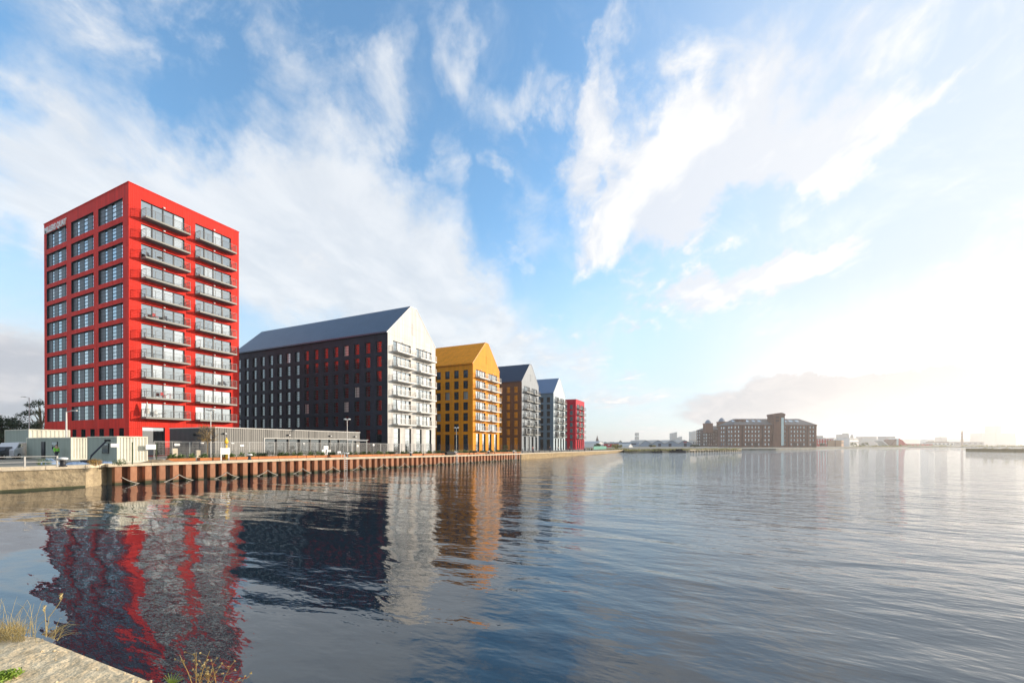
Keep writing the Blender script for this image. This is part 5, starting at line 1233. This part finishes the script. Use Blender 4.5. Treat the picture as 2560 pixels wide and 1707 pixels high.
# scrub along the far bank
q = MB(); R = random.Random(9); org = on_z(1700, 1128, 0)
for k in range(430):
    px_ = R.uniform(1470, 1850); y_ = 1131.2 - (px_ - 1575) * .0148 if px_ > 1565 else 1128.5
    p = on_z(px_, y_ - R.uniform(.9, 2.8), .4); p.z = 1.2
    leaves(q, p - org, (1.8, 1.8, R.uniform(.25, .8)), 14, .28, seed=k)
tag(q.build('bank_scrub', M['scrub'], None, tuple(org)), 'low dry scrub growing along the far bank and jetty', 'scrub', kind='stuff')
for px_, D_, top_, w_, lab in ((1494, 300, 1108, 2.4, 'small green tree before the white gabled building'), (1540, 270, 1113, 3.5, 'yellow-green bushes at the end of the stone dock wall'), (1553, 620, 1098.5, 3.4, 'dark round tree above the white building roofs'), (1627, 380, 1112, 1.9, 'small tree before the big shed, left one'), (1637, 370, 1113, 1.6, 'small yellowish tree before the big shed'), (1733, 420, 1112, 3.2, 'dark tree at the right end of the big shed'), (1743, 420, 1110, 2.2, 'small tree at the left foot of the brick warehouses'), (2056, 560, 1107.5, 4.5, 'round dark tree before the red building'), (2075, 620, 1112, 3.5, 'low dark tree right of the round one'), (2133, 600, 1105, 4.2, 'green tree before the long white office, left one'), (2163, 610, 1105.5, 4.2, 'green tree before the long white office, right one')):
    z = FZ(top_, D_, px=px_); tree('tree', lab, fz0(px_, D_), max(z, 2.2), w_, .4, 'scrub' if 'yellow' in lab else 'leaf' if 'green' in lab else 'leafd', 12, 60, .45, px_, 'trees on the far shore')
# horizon strips: wooded ridge, hills
def ridge(name, lab, px0, px1, D, fn, m_, n=60, kind='structure', cat=None):
    q = MB(); pts = []
    for k in range(n + 1):
        px_ = px0 + (px1 - px0) * k / n; p = at(px_, D, 0); pts.append((p, EYE + (1109.9 + .0013 * (px_ - 1280) - fn(px_)) / F_PX * D))
    for (a, za), (c, zc_) in zip(pts[:-1], pts[1:]):
        q.quad((a.x, a.y, 0), (c.x, c.y, 0), (c.x + FW.x * 60, c.y + FW.y * 60, zc_), (a.x + FW.x * 60, a.y + FW.y * 60, za))
        q.quad((a.x + FW.x * 60, a.y + FW.y * 60, za), (c.x + FW.x * 60, c.y + FW.y * 60, zc_), (c.x + FW.x * 260, c.y + FW.y * 260, 0), (a.x + FW.x * 260, a.y + FW.y * 260, 0))
    o = q.build(name, M[m_]); tag(o, lab, cat, kind=kind)
R = random.Random(4)
ridge('hills', None, 1440, 1760, 950, lambda x: 1104.5 + R.uniform(-1.2, .8), 'hill', 90)
ridge('hills', None, 2040, 3400, 2600, lambda x: 1096 + 2 * math.sin(x / 70) + R.uniform(-1.3, 1.0), 'hill', 200)
box_building('red_building', 'red rendered building with pale windows right of the brick warehouse', 'building', 2043, 2083, 600, 1097.5, 20, 'red2', nwin=6, rows=2, winm='shedl')
box_building('brick_building', 'dark brick end of a small dockside building beside the red one', 'building', 2088, 2103.5, 560, 1101, 15, 'brick')
box_building('brick_building', 'pale sunlit brick building with four slit windows on the far quay', 'building', 2103.6, 2123, 555, 1101, 15, 'sand', nwin=4)
box_building('office_building', 'long white two-storey office with rows of small windows on the far quay', 'office', 2124, 2206, 640, 1094.5, 18, 'wht', 'shedl', nwin=16, rows=2)
box_building('office_building', 'low white wing behind the pale brick building', 'office', 2086, 2123.8, 645, 1095, 18, 'wht', 'shedl')
box_building('office_block', 'grey stepped block on the skyline behind the white office', 'office block', 2106, 2123, 1500, 1085.5, 30, 'city', nwin=5, rows=2, winm='cityg')
box_building('office_block', 'narrow grey block on the skyline, with domed lantern beside it', 'office block', 2116, 2122, 1480, 1082.5, 20, 'city')
b = thing('domed_tower', 'small domed tower peeping over the white office roof', 'tower', fz0(2129.5, 1500), RZV); q = MB(); h = FZ(1089, 1500); q.lathe([(5, 0), (5, h), (3.5, h + 4), (1.2, h + 7), (.3, h + 10)], 10); q.build('lantern', M['city'], b)
box_building('office_block', 'wide grey block on the skyline above the white office', 'office block', 2156, 2192, 1500, 1091, 30, 'city', nwin=8, winm='cityg')
box_building('office_block', 'plain grey block on the skyline left of the museum roof', 'office block', 2214.5, 2239, 1300, 1090, 30, 'city', nwin=6, winm='cityg')
box_building('office_block', 'low grey block left part of the skyline right of the red building', 'office block', 2041, 2058, 1200, 1089, 30, 'city', nwin=4, winm='cityg')
# museum with a red sloping sail roof
D = 700; b = thing('museum_building', 'angular museum with brown wedge, glass slot and sloping red roof', 'museum', fz0(2226, D), RZV); f_ = lambda p, y: (fx(p, 2226, D), FZ(y, D, px=2226))
def wedge(nm, pts, m_, d=20):
    q = MB(); P = [(x, 0, z) for x, z in pts]; Q = [(x, d, z) for x, z in pts]; q.poly(P); q.poly(Q[::-1])
    for i in range(len(P)): j = (i + 1) % len(P); q.quad(P[j], P[i], Q[i], Q[j])
    q.build(nm, M[m_], b)
wedge('brown_wedge', [f_(2226, 1113.5), f_(2241, 1115), f_(2241, 1097), f_(2237, 1099)], 'brick'); wedge('glass_slot', [f_(2241.3, 1115), f_(2246.5, 1115), f_(2246.5, 1095.5), f_(2241.3, 1097)], 'sglass', 18); wedge('red_sail', [f_(2246.8, 1115), f_(2268, 1112), f_(2256, 1100), f_(2249, 1095.5), f_(2246.8, 1095.5)], 'red2', 22)
b = thing('canopy', 'white tilted canopy left of the angular museum', 'canopy', fz0(2204, 690), RZV); wedge('canopy_roof', [(0, 8.6 + .4), (10.5, 1.0), (12, 1.2), (2, 9.6)], 'wht', 14)
for k, (a, c, D_, t_, m_, lab) in enumerate(((2270, 2332, 900, 1109.5, 'red2', 'long low red shed on the far right shore'), (2334, 2385, 950, 1106, 'shedl', 'long low pale shed on the far right shore'), (2340, 2372, 1000, 1104, 'brick', 'brown shed with pale strip on the far right shore'), (2388, 2460, 1100, 1104.5, 'city', 'low grey sheds at the foot of the far chimney'), (2320, 2335, 1300, 1098, 'wht', 'small white block before the far ridge'), (2352, 2368, 1700, 1091.5, 'city', 'small square block on the far ridge'))):
    box_building('dock_shed', lab, 'shed', a, c, D_, t_, 25, m_, nwin=5)
D = 1100; b = thing('chimney', 'tall slender tower chimney on the far right skyline', 'chimney', fz0(2405, D), RZV); q = MB(); q.lathe([(2.6, -1), (2.2, FZ(1085, D)), (3, FZ(1084, D)), (1.8, FZ(1078, D)), (.3, FZ(1072, D))], 8); q.build('shaft', M['brick'], b)
D = 1900; b = thing('tower_block', 'huge pale grey block with a square central tower on the far right skyline', 'tower block', fz0(2455, D), RZV)
q = MB(); q.box(0, 0, -1, fx(2489, 2455, D), 50, FZ(1081.5, D)); q.box(0, 0, FZ(1081.4, D), fx(2461, 2455, D), 50, FZ(1079.5, D)); q.build('left_wing', M['city'], b); q = MB(); q.box(fx(2489.1, 2455, D), -2, -1, fx(2502.5, 2455, D), 45, FZ(1061.5, D)); q.build('tower', M['city'], b); q = MB(); q.box(fx(2502.6, 2455, D), 0, -1, fx(2540, 2455, D), 50, FZ(1081.5, D)); q.box(fx(2535, 2455, D), 0, FZ(1081.4, D), fx(2540, 2455, D), 50, FZ(1079.5, D)); q.build('right_wing', M['city'], b)
q = MB(); R = random.Random(19); org = on_z(2440, 1119, 0)
for k in range(260):
    px_ = R.uniform(2130, 2900); p = at(px_, R.uniform(560, 1000) if px_ > 2250 else R.uniform(530, 560), 1.5); leaves(q, p - org, (9, 5, R.uniform(.8, 3)), 10, 1.1, seed=k)
tag(q.build('bank_scrub', M['scrub'], None, tuple(org)), 'dry trees and scrub along the far right shore', 'scrub', kind='stuff')
# stone pier head at the right
ps = [on_z(2487, 1129.3, 0), on_z(2640, 1131.5, 0), on_z(3000, 1137, 0)]; b = thing('pier', 'low stone pier head with grass on top at the right edge', 'pier', (ps[0].x, ps[0].y, 0)); o0 = ps[0]
zt = .62 * 3.74 * .55; q = MB(); R = random.Random(1); bk = FW * 14
top = []
for a in ps: top.append((a - o0) * 1)
q.quad((top[0].x, top[0].y, -1), (top[1].x, top[1].y, -1), (top[1].x, top[1].y, 1.7), (top[0].x, top[0].y, 1.7)); q.quad((top[1].x, top[1].y, -1), (top[2].x, top[2].y, -1), (top[2].x, top[2].y, 1.7), (top[1].x, top[1].y, 1.7))
q.quad(tuple((top[0] + bk)[:2]) + (-1,), (top[0].x, top[0].y, -1), (top[0].x, top[0].y, 1.7), tuple((top[0] + bk)[:2]) + (1.7,))
for i in (0, 1): q.quad((top[i].x, top[i].y, 1.7), (top[i + 1].x, top[i + 1].y, 1.7), tuple((top[i + 1] + bk)[:2]) + (1.7,), tuple((top[i] + bk)[:2]) + (1.7,))
q.build('stone_wall', M['rubble'], b); q = MB()
for k in range(60): u = R.random(); p = top[0].lerp(top[2], u) + FW * R.uniform(1, 10); leaves(q, (p.x, p.y, 1.85), (1.2, 1.2, .25 if k > 3 else .7), 14, .2, seed=k)
q.build('grass', M['scrub'], b)

# ------------------------------------------------------------------ things kept on the tower balconies
def on_tower(u, row, y=-.6): 
    t = (6.2 + EYE + 3.0 * row) if row < 10 else 36.8 + EYE
    return (-33.68 + u, 19.12 + y, t - (2.15 if row < 10 else 2.7))
b = thing('folded_parasol', 'folded cream parasol on the lowest left balcony of the red tower', 'parasol', on_tower(1.8, 0, -.9)); q = MB(); q.tube([(0, 0, 0), (0, 0, 2.2)], .03, 6); q.build('pole', M['steel'], b); q = MB(); q.lathe([(.30, .45), (.24, 1.2), (.10, 2.0), (.02, 2.25)], 10); q.build('canopy', M['clothw'], b)
def chair(loc, m_, lab, rz=0):
    b = thing('garden_chair', lab, 'chair', loc, rz); q = MB(); q.box(-.25, -.25, .42, .25, .25, .47); q.build('seat', M[m_], b); q = MB(); q.box(-.25, .2, .471, .25, .25, .95); q.build('backrest', M[m_], b)
    for x in (-.22, .18):
        for y in (-.22, .18): q = MB(); q.box(x, y, 0, x + .04, y + .04, .419); q.build('leg', M[m_], b)
def table(loc, m_, lab):
    b = thing('garden_table', lab, 'table', loc); q = MB(); q.lathe([(.42, .70), (.42, .74)], 12); q.build('tabletop', M[m_], b); q = MB(); q.lathe([(.22, 0), (.04, .06), (.04, .70)], 8); q.build('pedestal', M[m_], b)
M['redplastic'] = mat('red_plastic', (.5, .03, .04), .5)
for u, row, m_, lab in ((3.0, 5, 'redplastic', 'red chair on the left balcony of the sixth row of the red tower'), (4.5, 5, 'cloth', 'dark chair on the left balcony of the sixth row of the red tower'), (2.2, 8, 'cloth', 'dark chair on the left balcony, third from top of the red tower'), (4.0, 1, 'redplastic', 'red chair on the second-lowest left balcony of the red tower'), (3.2, 0, 'wht', 'white chair on the lowest left balcony of the red tower'), (13.2, 2, 'cloth', 'dark chair on the third-lowest right balcony of the red tower')):
    chair(on_tower(u, row), m_, lab, .4)
for u, row, m_, lab in ((4.9, 1, 'redplastic', 'red round table on the second-lowest left balcony of the red tower'), (4.2, 0, 'wht', 'white round table on the lowest left balcony of the red tower'), (3.6, 8, 'bark', 'brown round table on the left balcony, third from top of the red tower')):
    table(on_tower(u, row), m_, lab)
# ------------------------------------------------------------------ hazy air lit by the low sun
hz_ = MB(); hz_.box(-400, -2500, -4, 5200, 3600, 115)
hm = bpy.data.materials.new('hazy_air'); hm.use_nodes = True; N = hm.node_tree.nodes; N.remove(N['Principled BSDF']); v = N.new('ShaderNodeVolumePrincipled'); v.inputs['Color'].default_value = (1, .98, .95, 1); v.inputs['Density'].default_value = .00022; v.inputs['Anisotropy'].default_value = .55
hm.node_tree.links.new(v.outputs[0], N['Material Output'].inputs['Volume'])
tag(hz_.build('haze', hm), 'thin bright haze over the dock', None, kind='stuff')
